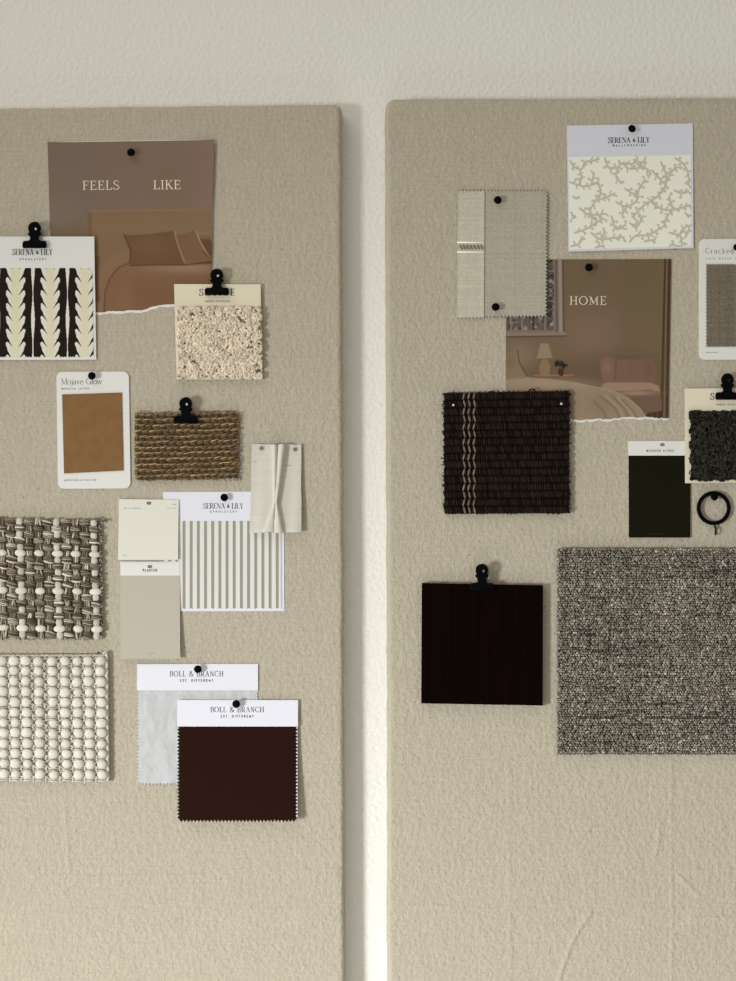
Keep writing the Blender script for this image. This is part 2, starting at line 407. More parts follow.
# ================================================================== the wall and the two boards
WALL = 23.0
def struct(o): o['kind'] = 'structure'; return o
M_wall = fabric('painted plaster', alb((243, 241, 233)), rough=.85, spec=.2, bump2=.55, b2scale=210, b2dist=.0022, bump=.2, bscale=700, bdist=.0006, var=.015, varscale=250)
vx = [(-2600, -1400), (3300, -1400), (3300, 2400), (-2600, 2400)]
wv = np.concatenate([np.array([(p[0], WALL * MM + d, p[1]) for p in [((x - 368) * MM, (490.5 - y) * MM) for x, y in vx]]) for d in (0, .12)])
struct(mesh('wall_back', wv, [(0, 3, 2, 1), (4, 5, 6, 7), (0, 1, 5, 4), (1, 2, 6, 5), (2, 3, 7, 6), (3, 0, 4, 7)], M_wall, None, origin=(0, WALL * MM, 0)))

M_canvas = fabric('linen canvas', alb((192, 182, 162)), rough=.95, spec=.08, weave=.05, wpitch=1.3, slub=.03, var=.07, varscale=520,
                  bump2=.6, b2scale=235, b2dist=.0024, bump=.5, bscale=620, bdist=.0009, fleck=.45, fleckscale=380, fleckcol=(.16, .12, .07), sheen=.1)

def board(name, label, xl, xr, yt, yb, rad, creases, pores, seed, skew, rnd_edge=5.0):
    """a panel wrapped in canvas: the face with its rounded rim, and the sides running back to the wall"""
    def axis(a, b, lo, hi, fine, coarse):
        e = [0, .5, 1.2, 2, 3, 4.2, 5.5]
        mid = []
        x = a + 7
        while x < b - 7:
            mid.append(x); x += fine if lo - 10 < x < hi + 10 else coarse
        return np.array([a + k for k in e] + mid + [b - k for k in e[::-1]])
    xs = axis(xl, xr, 0, 736, 1.6, 12.0); ys = axis(yt, yb, 90, 985, 1.6, 12.0)
    X, Y = np.meshgrid(xs, ys)
    cx = np.clip(X, xl + rad, xr - rad); cy = np.clip(Y, yt + rad, yb - rad)
    vx_, vy_ = X - cx, Y - cy; corner = (np.abs(vx_) > 1e-6) & (np.abs(vy_) > 1e-6)
    l = np.hypot(vx_, vy_); s = np.where(corner, np.maximum(np.abs(vx_), np.abs(vy_)) / np.maximum(l, 1e-9), 1.0)
    X2, Y2 = cx + vx_ * s, cy + vy_ * s
    d = np.minimum(np.minimum(X - xl, xr - X), np.minimum(Y - yt, yb - Y))
    q = np.clip(d / rnd_edge, 0, 1)
    h = -(1 - np.sqrt(np.clip(1 - (1 - q) ** 2, 0, 1))) * rnd_edge
    for pts, amp, sig in creases:
        dd = linedist(X2, Y2, pts); h = h + 2.6 * amp * np.exp(-(dd / max(sig, 1.5)) ** 2)
    for px, py, r in pores:
        h = h - 1.2 * np.exp(-(((X2 - px) ** 2 + (Y2 - py) ** 2) / r ** 2))
    wob = smoothnoise(len(ys), 60, seed) * .4
    edge = np.clip(1 - np.minimum(X - xl, xr - X) / 12, 0, 1)
    X2 = X2 + wob[:, None] * edge
    wob = smoothnoise(len(xs), 40, seed + 1) * .4
    Y2 = Y2 + wob[None] * np.clip(1 - (Y - yt) / 12, 0, 1)
    X2 = X2 + skew(Y2)
    if name: Y2 = Y2 + np.where(Y2 < yt + 200, (X2 - xl) * (TOPSLOPE[seed]), 0)
    ny, nx = len(ys) - 1, len(xs) - 1; w = nx + 1
    front = P(X2, Y2, h).reshape(-1, 3); n = len(front)
    ring = np.array([j for j in range(w)] + [r * w + nx for r in range(1, ny + 1)] + [ny * w + j for j in range(nx - 1, -1, -1)] + [r * w for r in range(ny - 1, 0, -1)])
    rim = front[ring].copy(); rim[:, 1] = (WALL - .4) * MM
    rx = (X2.reshape(-1)[ring]); ry = Y2.reshape(-1)[ring]
    rim[:, 0] = (rx - 368) * MM * (D + rnd_edge * MM) / D; rim[:, 2] = (490.5 - ry) * MM * (D + rnd_edge * MM) / D
    m = len(ring); i = np.arange(m); k = (i + 1) % m
    F = np.concatenate([gridfaces(nx, ny), np.stack([ring[i], ring[k], n + k, n + i], 1)])
    o = mesh(name, np.concatenate([front, rim]), F, M_canvas, None, smooth=True, origin=P((max(xl, 0) + min(xr, 736)) / 2, 540, -WALL / 2))
    o['label'] = label; o['category'] = 'pin board'; o['group'] = 'canvas pin boards'
    return o
TOPSLOPE = {3: -.012, 5: -.003}
board('pin_board', 'left canvas wrapped pin board, holding the torn page reading FEELS LIKE', -300, 341.5, 112.5, 1130, 7,
      [([(28, 877), (70, 875), (92, 877), (150, 876), (200, 875)], .35, 1.1), ([(40, 896), (62, 897)], .3, 1.1), ([(58, 893), (74, 880)], .25, 1.2), ([(228, 872), (262, 868), (270, 874), (330, 869)], .25, 1.4),
       ([(98, 852), (112, 846)], .3, 1.2), ([(62, 800), (66, 870)], .2, 1.2), ([(230, 629), (262, 618), (300, 606)], .25, 1.0), ([(262, 358), (338, 359)], .3, 1.2), ([(0, 367), (60, 368)], .3, 1.3),
       ([(215, 405), (245, 385)], .25, 1.0), ([(270, 900), (330, 893)], .15, 1.6)],
      [(145, 136, .8), (20, 123, .8), (220, 406, .8), (277, 357, .8), (300, 360, .7), (160, 118, .7), (42, 190, .7), (306, 470, .7), (310, 700, .7), (225, 640, .6), (60, 930, .7)], 3,
      lambda y: (y - 105) * .0042)
board('pin_board', 'right canvas wrapped pin board, holding the torn page reading HOME', 385, 1040, 99.5, 1130, 11,
      [([(588, 913), (578, 928), (568, 946), (558, 975), (554, 992)], .5, 1.3), ([(676, 875), (698, 897)], .35, 1.2), ([(657, 822), (656, 846), (652, 858)], .3, 1.1), ([(669, 760), (670, 981)], .18, 1.3),
       ([(507, 780), (508, 981)], .12, 1.5), ([(688, 918), (736, 919)], .4, 1.5), ([(392, 906), (450, 907)], .2, 1.3), ([(430, 905), (560, 913), (600, 914)], .15, 1.5), ([(575, 838), (590, 826)], .2, 1.4), ([(450, 800), (462, 792)], .25, 1.6)],
      [(712, 183, .8), (398, 325, .7), (430, 160, .7), (410, 969, .8), (540, 860, .6), (640, 930, .6), (500, 140, .6)], 5,
      lambda y: np.clip((y - 98) * .004, -.3, 2.2))

# ================================================================== pins, clips, nails
def push_pin(px, py, label, h=.6, r=4.0, tilt=(0, 0), material=M_black, height=5.0, group='black push pins', shape='disc'):
    """h: surface the pin stands on; tilt: head's offset from the point in px"""
    t = thing('push_pin', label, 'push pin', px - tilt[0], py - tilt[1], h, group)
    if shape == 'disc': prof = [(r * .55, -.9), (r * .95, -.5), (r, .1), (r * .93, .8), (r * .7, 1.3), (r * .35, 1.55), (0.01, 1.6)]
    else: prof = [(.01, -r)] + [(r * math.sin(a), -r * math.cos(a)) for a in np.linspace(.3, 2.9, 9)] + [(.01, r)]
    n = 24; ax = np.array([tilt[0], tilt[1], height]); ax = ax / np.linalg.norm(ax)
    a = np.cross(ax, [0, 1, 0]); a /= np.linalg.norm(a); b = np.cross(ax, a)
    top = np.array([px, py, h + height])
    V = []
    for rr, z in prof:
        for k in range(n):
            p = 2 * math.pi * k / n; V.append(top + ax * z + rr * (a * math.cos(p) + b * math.sin(p)))
    V = np.array(V); F = []
    for i in range(len(prof) - 1):
        for k in range(n):
            j = (k + 1) % n; F.append((i * n + k, (i + 1) * n + k, (i + 1) * n + j, i * n + j))
    F.append(list(range(n)))
    mesh('head', P(V[:, 0], V[:, 1], V[:, 2]), F, material, t, smooth=True)
    bg = Bag(); bg.tube([np.array([px - tilt[0], py - tilt[1], h + .1]), top - ax * .5], [.55, .7], sides=8)
    bg.build('shaft', M_black if material is M_black else M_steel, t)
    return t

def clip(px, py, label, h, big=1.0, grip=1.6):
    """a small hinge clip seen from the front; px, py = the middle of its jaw's top edge; h = face of what it grips"""
    t = thing('hinge_clip', label, 'clip', px, py + 3.5, h, 'black hinge clips')
    w = 12.2
    def bar(name, h0, h1, y0, y1):
        pts = [(px - w + 1.2, y0), (px - 5.5, y0 - .4), (px - 5, y0 - 1.5), (px + 5, y0 - 1.5), (px + 5.5, y0 - .4), (px + w - 1.2, y0), (px + w, y0 + 2.2), (px + w - .2, y1 - 1.2), (px + w - 1.2, y1), (px - w + 1.2, y1), (px - w + .2, y1 - 1.2), (px - w, y0 + 2.2)]
        slab(name, pts, M_black, t, h0, h1, .8)
    bar('front_jaw', h + .1, h + 4.2, py, py + 7.2)
    bar('back_jaw', h - grip - 1.6, h - grip - .1, py + .3, py + 6.5)
    b = Bag(); b.tube([(px - w + 1, py + 5.6, h + 3.4), (px + w - 1, py + 5.6, h + 3.4)], 1.5, sides=10); b.build('lip_roll', M_black, t)
    def handle(name, h_bottom, h_top, front):
        n = 28; top = py - 12.9; R = 6.4
        out = [(px + 4.3, py + 1.0), (px + 4.7, py - 6.5)] + [(px + R * math.cos(a), top + R * math.sin(a)) for a in np.linspace(math.radians(44), math.radians(-224), n)] + [(px - 4.7, py - 6.5), (px - 4.3, py + 1.0)]
        out = np.array(out); m = len(out)
        hole = np.array([(px + 1.2 + 1.45 * math.cos(a), top + .7 + 1.45 * math.sin(a)) for a in np.linspace(math.radians(90), math.radians(-270), m)])
        hf = lambda y: h_bottom + (h_top - h_bottom) * np.clip((py + 1 - y) / 24, 0, 1)
        V = []
        for ring, dz in ((out, 0.), (out, .9), (hole, .9), (hole, 0.)):
            V.append(P(ring[:, 0], ring[:, 1], hf(ring[:, 1]) + dz))
        V = np.concatenate(V); F = []
        for k in range(4):
            kk = (k + 1) % 4
            for i in range(m - 1): F.append((k * m + i, k * m + i + 1, kk * m + i + 1, kk * m + i))
        for k in range(4):
            kk = (k + 1) % 4; F.append((k * m + m - 1, k * m, kk * m, kk * m + m - 1))
        o = mesh(name, V, F, M_black, t)
        import bmesh
        bm = bmesh.new(); bm.from_mesh(o.data); bmesh.ops.remove_doubles(bm, verts=bm.verts, dist=1e-6); bmesh.ops.recalc_face_normals(bm, faces=bm.faces); bm.to_mesh(o.data); bm.free()
    handle('handle', h + 2.6, h + 5.4, True)
    handle('handle', h - grip - 1.4, max(h - grip - 3.4, .6), False)
    b = Bag(); b.tube([(px - 5.6, py - 7.2, h + .6), (px + 5.6, py - 7.2, h + .6)], 1.9, sides=10)
    b.tube([(px - 6.6, py - 7.2, h + .6), (px + 6.6, py - 7.2, h + .6)], .8, sides=8); b.build('spring', M_black, t)
    return t

def nail(px, py, label, h):
    o = thing('nail', label, 'nail', px, py, 0, 'small steel nails')
    b = Bag(); b.tube([(px, py, .2), (px, py, h)], .7, sides=8); b.build('shank', M_steel, o)
    b = Bag(); nubs(b, [px], py, h, 1.2, 1.2, .6); b.build('head', M_steel, o)

# ================================================================== left board
def hq(x0, y0, x1, y1, f):
    """height by photo position for a lettering that follows a curled sheet"""
    return lambda X, Y: f(np.clip((X - x0) / (x1 - x0), 0, 1), np.clip((Y - y0) / (y1 - y0), 0, 1))

# ---- torn page FEELS LIKE
def feels_ink(X, Y):
    E = .80
    k = Ink(X, Y, (119, 100, 86))
    k.mix(np.clip((X - 90) / 60, 0, 1) * .7, (131, 103, 88))
    k.blob(170, 185, 30, 40, (116, 100, 76), .5)
    k.blob(60, 225, 22, 30, (122, 108, 94), .6)
    k.poly([(48, 222), (60, 226), (82, 218), (92, 240), (92, 320), (40, 320)], (118, 96, 72), 8, .8)
    k.poly([(89, 211), (215, 209), (215, 320), (89, 320)], (127, 100, 72), 3)          # headboard
    k.line([(89.5, 214), (90, 240), (92, 300)], 3, (104, 78, 56), 3, .8)
    k.line([(90, 211), (214, 209.5)], 1.6, (142, 114, 86), 1.5, .6)
    k.blob(150, 228, 50, 14, (133, 106, 78), .6)
    k.poly([(100, 290), (104, 265), (118, 250), (128, 247), (140, 262), (215, 262), (215, 320), (98, 320)], (126, 93, 64), 3)   # bed
    k.poly([(97, 300), (99, 272), (108, 258), (120, 249), (129, 247), (131, 262), (118, 268), (108, 280), (104, 300), (104, 320), (97, 320)], (133, 101, 72), 2)
    k.line([(130, 263), (119, 267), (110, 278), (105, 292), (104, 316)], 1.2, (92, 62, 42), 1.2, .9)
    k.line([(98, 258), (96, 280), (98, 300)], 4, (98, 68, 46), 3, .7)
    k.blob(150, 296, 36, 16, (118, 83, 55), .6); k.blob(125, 300, 9, 16, (136, 101, 70), .5)
    k.blob(185, 268, 40, 5, (146, 119, 96), .8)
    k.poly([(196, 235), (215, 235), (215, 264), (196, 264)], (98, 68, 46), 2)
    k.poly([(192, 232), (215, 230), (215, 240), (192, 238)], (134, 105, 78), 3, .7)
    k.poly([(174, 234.5), (183, 234), (196, 230), (199, 238), (206, 252), (212, 260), (204, 262.5), (186, 263), (176, 262)], (122, 88, 62), 1.2)
    k.line([(196, 231), (200, 241), (206, 252), (211.5, 260)], 1.4, (168, 134, 108), 1, .8)
    k.line([(203, 251), (212, 260.5)], 1.5, (80, 52, 36), 1.2, .6)
    k.poly([(123, 233.5), (128, 235.5), (150, 234), (168, 231.5), (174, 230.5), (176, 240), (181, 255), (185, 264), (176, 264.5), (150, 264), (132, 265), (129, 264), (130, 252)], (110, 77, 53), 1.2)
    k.blob(150, 246, 20, 10, (122, 88, 62), .7)
    k.line([(174.5, 231), (177, 242), (182, 256), (184.5, 262)], 1.4, (160, 126, 100), 1, .8)
    k.line([(124, 234.5), (131, 250), (130, 262)], 1.2, (84, 56, 38), 1.2, .7)
    k.line([(130, 265.5), (150, 264.8), (185, 264.8), (212, 262)], 1.4, (78, 50, 34), 1.3, .75)
    k.blob(103, 226, 10, 10, (138, 108, 78), .3)
    g = k.c.mean(-1, keepdims=True); k.c = g + (k.c - g) * .88
    return lin(k.c) / E
t = thing('magazine_page', 'torn brown magazine page of a bed, printed FEELS LIKE', 'magazine page', 131, 225, .2, 'torn magazine pages')
fx = lambda u, v: .25 + 2.2 * np.clip((u - .72) / .28, 0, 1) ** 2 * (1 - np.clip((v - .62) / .3, 0, 1)) + .8 * np.clip((.12 - v) / .12, 0, 1) * np.abs(2 * u - .95) ** 2
nx, ny = 300, 310
q = [(47.5, 142), (213.5, 139.5), (211, 303), (52.5, 315)]
tear = smoothnoise(nx + 1, 16, 3) * .7 + smoothnoise(nx + 1, 70, 4) * .4
bx = np.linspace(52.5, 211, nx + 1); tear += np.interp(bx, [52, 96, 120, 143, 157, 165, 173, 211], [313, 311.6, 311.6, 310.2, 306, 304.2, 304.2, 303]) - np.linspace(315, 303, nx + 1)
top = 1.2 * np.sin(np.linspace(0, math.pi, nx + 1)) * -1.0
right = smoothnoise(ny + 1, 9, 8) * 1.0
sheet('printed_picture', q, M_print, t, nx, ny, fx, .12, {'B': tear, 't': top, 'r': right}, feels_ink)
sheet('torn_edge', q, M_torn, t, nx, 30, lambda u, v: fx(u, v) * 0 + .08, .12, {'B': tear + 2.3 + smoothnoise(nx + 1, 40, 9) * .7}, None)
lettering('FEELS', 101, 189.5, 8.6, 36.5, M_ink_light, t, .37, .13, .065, angle=.01, xs=1.22)
lettering('LIKE', 167, 189, 8.6, 27, M_ink_light, t, lambda X, Y: hq(47.5, 142, 213, 315, fx)(X, Y) + .14, .13, .065, angle=.01, xs=1.22)
push_pin(131, 152.3, 'black push pin at the top of the torn page reading FEELS LIKE', .4, 4.0)

# ---- black and cream leaf stripe upholstery card
def leaf_ink(X, Y):
    per = 34.6; cx0 = 15.6; E = .76
    d = np.abs((X - cx0 + per / 2) % per - per / 2)
    lensw = .35 + 1.5 * (.5 + .5 * np.cos((Y - 268) / 52.0 * 2 * math.pi)) ** 1.0
    tt = ((Y - 276.5) / 12.9) % 1.0
    o = np.where(tt < .32, 9.6, 9.6 - 3.4 * np.clip((tt - .32) / .68, 0, 1) ** 1.2)
    up = 6.2 - 3.2 * tt / .46; lo = 8.9 - 5.6 * (tt / .46) ** .9
    spur = (tt < .46) & (d > up) & (d < lo)
    topr = (tt < .12) & (d > 9.6 - 24 * (.12 - tt) ** 1.0 * .9) & (d > up)
    dk = ((d > o + .25 * np.sin(Y * .9)) | spur | topr)
    dk &= d < per / 2 - lensw
    c = Ink(X, Y, (207, 204, 192))
    c.mix(np.clip(1 - (d - 3.0) / 3.0, 0, 1) * .8, (205, 198, 164))
    c.mix(dk.astype(float), (31, 22, 17))
    return lin(c.c) / E
t = thing('upholstery_swatch_card', 'white card with black and cream leaf stripe cloth, clipped over the FEELS LIKE page corner', 'fabric swatch', 34, 298, 3)
cu = lambda u, v: 3.6 - 2.2 * v
sheet('backing_card', [(-29, 236.5), (94.2, 236.5), (96.2, 359.6), (-29, 360)], M_paper_warm, t, 4, 20, cu, .5)
n1, n2 = 360, 270
sheet('fabric_swatch', [(-29, 268), (92.3, 268), (93.6, 356.8), (-29, 357)], M_cloth_print, t, n1, n2, lambda u, v: 4.12 - .56 - 1.6 * v, .25, {'r': np.interp(np.arange(n2 + 1), np.arange(0, n2 + 1, 3), zig(n2 // 3, .7)), 'b': np.interp(np.arange(n1 + 1), np.arange(0, n1 + 1, 4), zig(n1 // 4, .6))}, leaf_ink)
hc = lambda X, Y: 4.15 - 2.2 * (Y - 236.5) / 123.5
lettering('SERENA + LILY', 32.5, 254.9, 5.8, 40, M_ink, t, hc, .15, .05)
lettering('UPHOLSTERY', 33, 260.2, 1.9, 27, M_ink, t, hc, .22, .2, False)
clip(34.5, 241, 'black hinge clip holding the black and cream leaf stripe card', 4.0, grip=.6)
nail(35.7, 228.9, 'steel nail through the clip of the black and cream leaf stripe card', 10.6)

# ---- cream boucle card
t = thing('boucle_swatch_card', 'cream card with nubby cream boucle cloth under a black clip', 'fabric swatch', 218, 332, 3)
sheet('backing_card', [(174, 284), (260.5, 284.3), (262.5, 379.5), (176.5, 379.5)], M_paper_cream, t, 2, 10, lambda u, v: 3.4 - 1.8 * v, .5)
def boucle(name, q, n, parent, h, cols, r, size, seed, base, over=1.0):
    R = np.random.RandomState(seed); b = Bag(); q = np.asarray(q, float)
    for i in range(n):
        u, v = R.rand(2); c = lerpquad(q, np.array([u]), np.array([v]))[0]
        hh = (h(u, v) if callable(h) else h)
        a0 = R.uniform(0, 6.28); sw = R.uniform(2.6, 5.2) * R.choice([-1, 1]); R0 = size * R.uniform(.6, 1.25); tl_ = R.uniform(-.6, .6)
        k = 9; a = a0 + np.linspace(0, sw, k); rr = R0 * np.linspace(1, R.uniform(.55, 1.0), k)
        z = hh + .5 + R.uniform(0, 1.6) + 1.6 * np.sin(np.linspace(0, math.pi, k)) + tl_ * np.sin(a)
        col = np.asarray(cols[R.randint(len(cols))]) * R.uniform(.82, 1.14)
        x_ = c[0] + rr * np.cos(a); y_ = c[1] + rr * np.sin(a)
        x_ = np.clip(x_, q[:, 0].min() - over, q[:, 0].max() + over); y_ = np.clip(y_, q[:, 1].min() - over * .2, q[:, 1].max() + over)
        b.tube(np.stack([x_, y_, z], 1), r * R.uniform(.8, 1.2), col, 6)
    V, F = np.zeros((0, 3)), None
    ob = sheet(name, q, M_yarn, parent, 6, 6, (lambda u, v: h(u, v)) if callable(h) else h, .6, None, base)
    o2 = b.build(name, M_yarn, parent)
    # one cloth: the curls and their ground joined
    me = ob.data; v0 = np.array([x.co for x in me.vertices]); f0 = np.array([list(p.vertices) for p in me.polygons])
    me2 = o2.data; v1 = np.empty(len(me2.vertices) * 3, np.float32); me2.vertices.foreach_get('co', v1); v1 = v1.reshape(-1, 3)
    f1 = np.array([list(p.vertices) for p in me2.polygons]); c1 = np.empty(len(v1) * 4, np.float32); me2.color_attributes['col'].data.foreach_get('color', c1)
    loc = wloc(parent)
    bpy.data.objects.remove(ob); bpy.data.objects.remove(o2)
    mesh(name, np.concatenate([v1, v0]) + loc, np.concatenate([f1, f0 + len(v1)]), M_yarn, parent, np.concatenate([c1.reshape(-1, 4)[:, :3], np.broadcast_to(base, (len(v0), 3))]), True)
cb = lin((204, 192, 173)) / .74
boucle('boucle_cloth', [(178, 307.5), (259.5, 307.5), (260.5, 377.5), (179, 377)], 950, t, lambda u, v: 3.4 - 1.2 * v, [cb, cb * .9, cb * 1.06, cb * np.array([1, .96, .9])], 1.25, 2.8, 5, cb * .5)  # ground coloured darker than the curls: shade of the gaps painted in
hc = lambda X, Y: 3.95 - 1.8 * (Y - 284) / 95
lettering('SHOPPE', 217, 295.5, 6.6, 35, M_ink, t, hc, .15, .06)
lettering('AMBER INTERIORS', 217.5, 302, 1.6, 25, M_ink_grey, t, hc, .22, .2, False)
clip(216.8, 288, 'black hinge clip holding the cream boucle card', 4.0, grip=.6)
nail(218.0, 275.8, 'steel nail through the clip of the cream boucle card', 10.6)

# ---- leather card
t = thing('leather_swatch_card', 'white round cornered card with a tan leather rectangle, left of the jute sample', 'leather swatch', 94, 430, .3)
rc = [(x + (y - 430) * .0146 , y + (x - 94) * -.006) for x, y in rounded(57.2, 371.6, 129.8, 488.6, 6)]
tl_h = lambda x, y: .8 + .0 * x
slab('backing_card', rc, M_paper_warm, t, .5, 1.5, .25)
M_leather = fabric('tan leather', alb((126, 93, 56), .84), rough=.65, spec=.2, var=.10, varscale=90, bump=.25, bscale=1500, bdist=.0003, bump2=.1)
slab('leather_swatch', [(62, 394.5), (121.8, 392.5), (123.4, 470.6), (64, 473.5)], M_leather, t, 1.52, 2.5, .25)
lettering('Mojave Glow', 82, 384.5, 5.8, 41, M_ink_grey, t, 1.5, .11, .05, left=61.2, angle=.012, xs=1.14)
lettering('MOROCCAN  LEATHER', 75, 389.6, 1.6, 28, M_ink_grey, t, 1.5, .2, .2, False, left=61.4, angle=.012)
lettering('MOROCCANLEATHER.COM', 75, 481, 1.5, 32, M_ink_grey, t, 1.5, .2, .2, False, left=64, angle=.012)
push_pin(91.8, 375.8, 'black push pin at the top of the tan leather card', 1.5, 3.9)

# ---- plain weaves built thread by thread
def frange(n): return np.arange(n)

# jute sample
t = thing('jute_rug_sample', 'small brown jute weave sample under a black clip', 'rug sample', 187, 446, 2)
b = Bag(); R = np.random.RandomState(21)
q = np.array([(135.5, 413), (238.5, 411.5), (238, 478.5), (136, 480.5)], float)
rows, colsn = 24, 15
jr = np.array([smoothnoise(16, 9, 70 + i) * .55 for i in range(24)])
cj = lin((158, 134, 98)) / .82; cd = lin((104, 86, 62)) / .82
for r in range(rows):
    v = (r + .5) / rows
    bright = r % 2 == 0
    for s in range(4 if bright else 3):
        for c in range(colsn + 1):
            u = (c + .5 * ((r // 2) % 2) + R.uniform(-.1, .1)) / colsn
            if u > 1.0: continue
            p = lerpquad(q, np.array([u]), np.array([v]))[0]
            L_ = (3.9 if bright else 3.3) * R.uniform(.85, 1.2)
            k = np.linspace(-1, 1, 6)
            slant = R.uniform(-.18, -.06) if bright else R.uniform(.1, .3)
            x = np.clip(p[0] + k * L_, 134.8, 239.5 + R.uniform(-.5, .8)); y = p[1] + jr[r, c] + (s - (1.5 if bright else 1)) * .8 + k * L_ * slant + R.uniform(-.3, .3)
            z = 3.0 + (1.9 if bright else 1.0) * (1 - k ** 2) + R.uniform(-.2, .3)
            w = R.uniform(.45, 1.0); base = cd * 1.5 if bright else cd * 1.2
            if bright and s == 1: base = cj; w = R.uniform(.6, 1.75); z = z + .5; y = y + k * L_ * R.uniform(-.16, .02)
            b.tube(np.stack([x, y, z], 1), .46, base * w, 5)
for i in range(150):
    sd = i % 4; u = R.rand()
    p = {0: (134.8 + R.uniform(0, 2), 413 + 66 * u), 1: (237 + R.uniform(0, 2), 412 + 66 * u), 2: (136 + 102 * u, 411.5 + R.uniform(0, 1.5)), 3: (136 + 102 * u, 479 + R.uniform(0, 1.5))}[sd]
    a = {0: 3.14, 1: 0, 2: -1.57, 3: 1.57}[sd] + R.uniform(-1.2, 1.2); L_ = R.uniform(1.0, 2.6)
    b.tube([(p[0] - math.cos(a), p[1] - math.sin(a), 3.0), (p[0], p[1], 3.8), (p[0] + L_ * math.cos(a) * .6, p[1] + L_ * math.sin(a) * .6, 3.4)], .4, cj * R.uniform(.5, 1.2), 5)
sheet('woven_backing', [(137, 414.5), (237.5, 413), (237, 477.5), (137.5, 479)], M_yarn, t, 2, 2, 1.6, 1.2, None, cd * .7)
b.build('woven_face', M_yarn, t)
clip(185.6, 416.5, 'black hinge clip holding the small brown jute sample', 5.0, grip=3.3)
nail(186.8, 404.3, 'steel nail through the clip of the small brown jute sample', 11.6)

# ---- pinch pleat linen
t = thing('pinch_pleat_sample', 'white linen sample sewn into a pinch pleat, hung by two tan pins', 'fabric swatch', 276, 488, .6)
def pleat(u, v):
    x = 250.5 + 52 * u; y = 444 + 89 * v
    a = np.clip((503.5 - y) / 59.5, 0, 1); bl = np.clip((y - 503.5) / 28, 0, 1)
    out = np.zeros(x.shape)
    def ridge(c, w, A):
        s = np.clip(1 - ((x - c) / w) ** 2, 0, 1); return A * np.sqrt(s)
    up = y < 503.5
    c1 = np.where(up, 275.4 - 1.2 * a, 275.0 - 5.5 * bl); w1 = np.where(up, 1.6 + 1.6 * a, 1.5 + 4.2 * bl)
    c2 = np.where(up, 276.8 + 5.4 * a, 277.0 + 3.0 * bl); w2 = np.where(up, 1.5 + 3.2 * a, 1.5 + 3.6 * bl)
    A = np.where(up, 4.6 + 1.2 * a, 4.8 - 1.2 * bl)
    out = np.maximum(ridge(c1, w1, A), ridge(c2, w2, A * np.where(up, 1.15, 1)))
    sag = 1.6 * np.sin(math.pi * np.clip(u * 1.0, 0, 1)) * v + 3.2 * v ** 1.5 * (.6 + .4 * u)
    return 2.2 + out + sag + .5 * np.sin(x * .35 + y * .02) * v
lc = lin((205, 201, 189)) / .88
def linen_cols(X, Y):
    r = np.random.RandomState(4)
    k = np.ones(X.shape)
    k *= 1 + .04 * r.randn(X.shape[0], 1) * .6 + .02 * r.randn(1, X.shape[1])
    for (xa, xb, y, w) in ((253, 257, 461.5, .3), (285, 291, 465.5, .35), (255, 262, 455, .12), (298, 301, 472, .2), (262, 268, 470, .1)):
        k *= 1 - w * ((X > xa) & (X < xb) & (np.abs(Y - y) < .45))
    return np.clip(k, .5, 1.1)[..., None] * lc
nx, ny = 108, 178
sheet('linen_cloth', [(252, 444), (301.5, 444.5), (301.5, 532.5), (249.5, 532.5)], M_cloth_print, t, nx, ny, pleat, .45,
      {'b': smoothnoise(nx + 1, 9, 14) * .9 + smoothnoise(nx + 1, 30, 15) * .3, 'l': smoothnoise(ny + 1, 6, 16) * .4, 'r': smoothnoise(ny + 1, 6, 17) * .4, 't': smoothnoise(nx + 1, 8, 12) * .4}, linen_cols, smooth=True)
M_tan = fabric('tan pin head', alb((130, 116, 98), .85), rough=.45, spec=.4)
push_pin(261, 448.4, 'tan pin head at the left corner of the pinch pleat sample', 2.7, 1.9, material=M_tan, height=1.0, group='tan pins of the pleat sample')
push_pin(294.6, 449.4, 'tan pin head at the right corner of the pinch pleat sample', 2.7, 1.9, material=M_tan, height=1.0, group='tan pins of the pleat sample')

# ---- striped upholstery card
t = thing('striped_swatch_card', 'white card with grey and white striped cloth, behind the pinch pleat sample', 'fabric swatch', 224, 551, .2)
sheet('backing_card', [(163, 492), (284, 491.5), (284.3, 611), (164.5, 611.3)], M_paper_cool, t, 1, 1, .2, .4)
def stripe_ink(X, Y):
    E = .87; p = ((X - 184.1) / 7.17 + .5) % 1.0 - .5
    k = Ink(X, Y, (221, 219, 211))
    a = np.clip((.2 - np.abs(p)) / .05 + .5, 0, 1)
    k.mix(a, (152, 149, 139)); k.mix(np.clip(1 - np.abs(p + .16) / .07, 0, 1) * .5, (124, 121, 110))
    return lin(k.c) / E
n1, n2 = 352, 90
sheet('fabric_swatch', [(165, 521), (281.3, 521), (281.6, 608.2), (166, 608.6)], M_cloth_print, t, n1, n2, .64, .3, {'r': zig(n2, .75), 'b': np.interp(np.arange(n1 + 1), np.arange(0, n1 + 1, 4), zig(n1 // 4, .6))}, stripe_ink)
lettering('SERENA + LILY', 223.4, 508.5, 5.2, 40, M_ink, t, .6, .15, .05)
lettering('UPHOLSTERY', 223.5, 512.5, 1.8, 27, M_ink, t, .6, .22, .2, False)
push_pin(224.2, 497.5, 'black push pin tilted at the top of the grey striped card', .6, 3.9, (1.2, -.6))

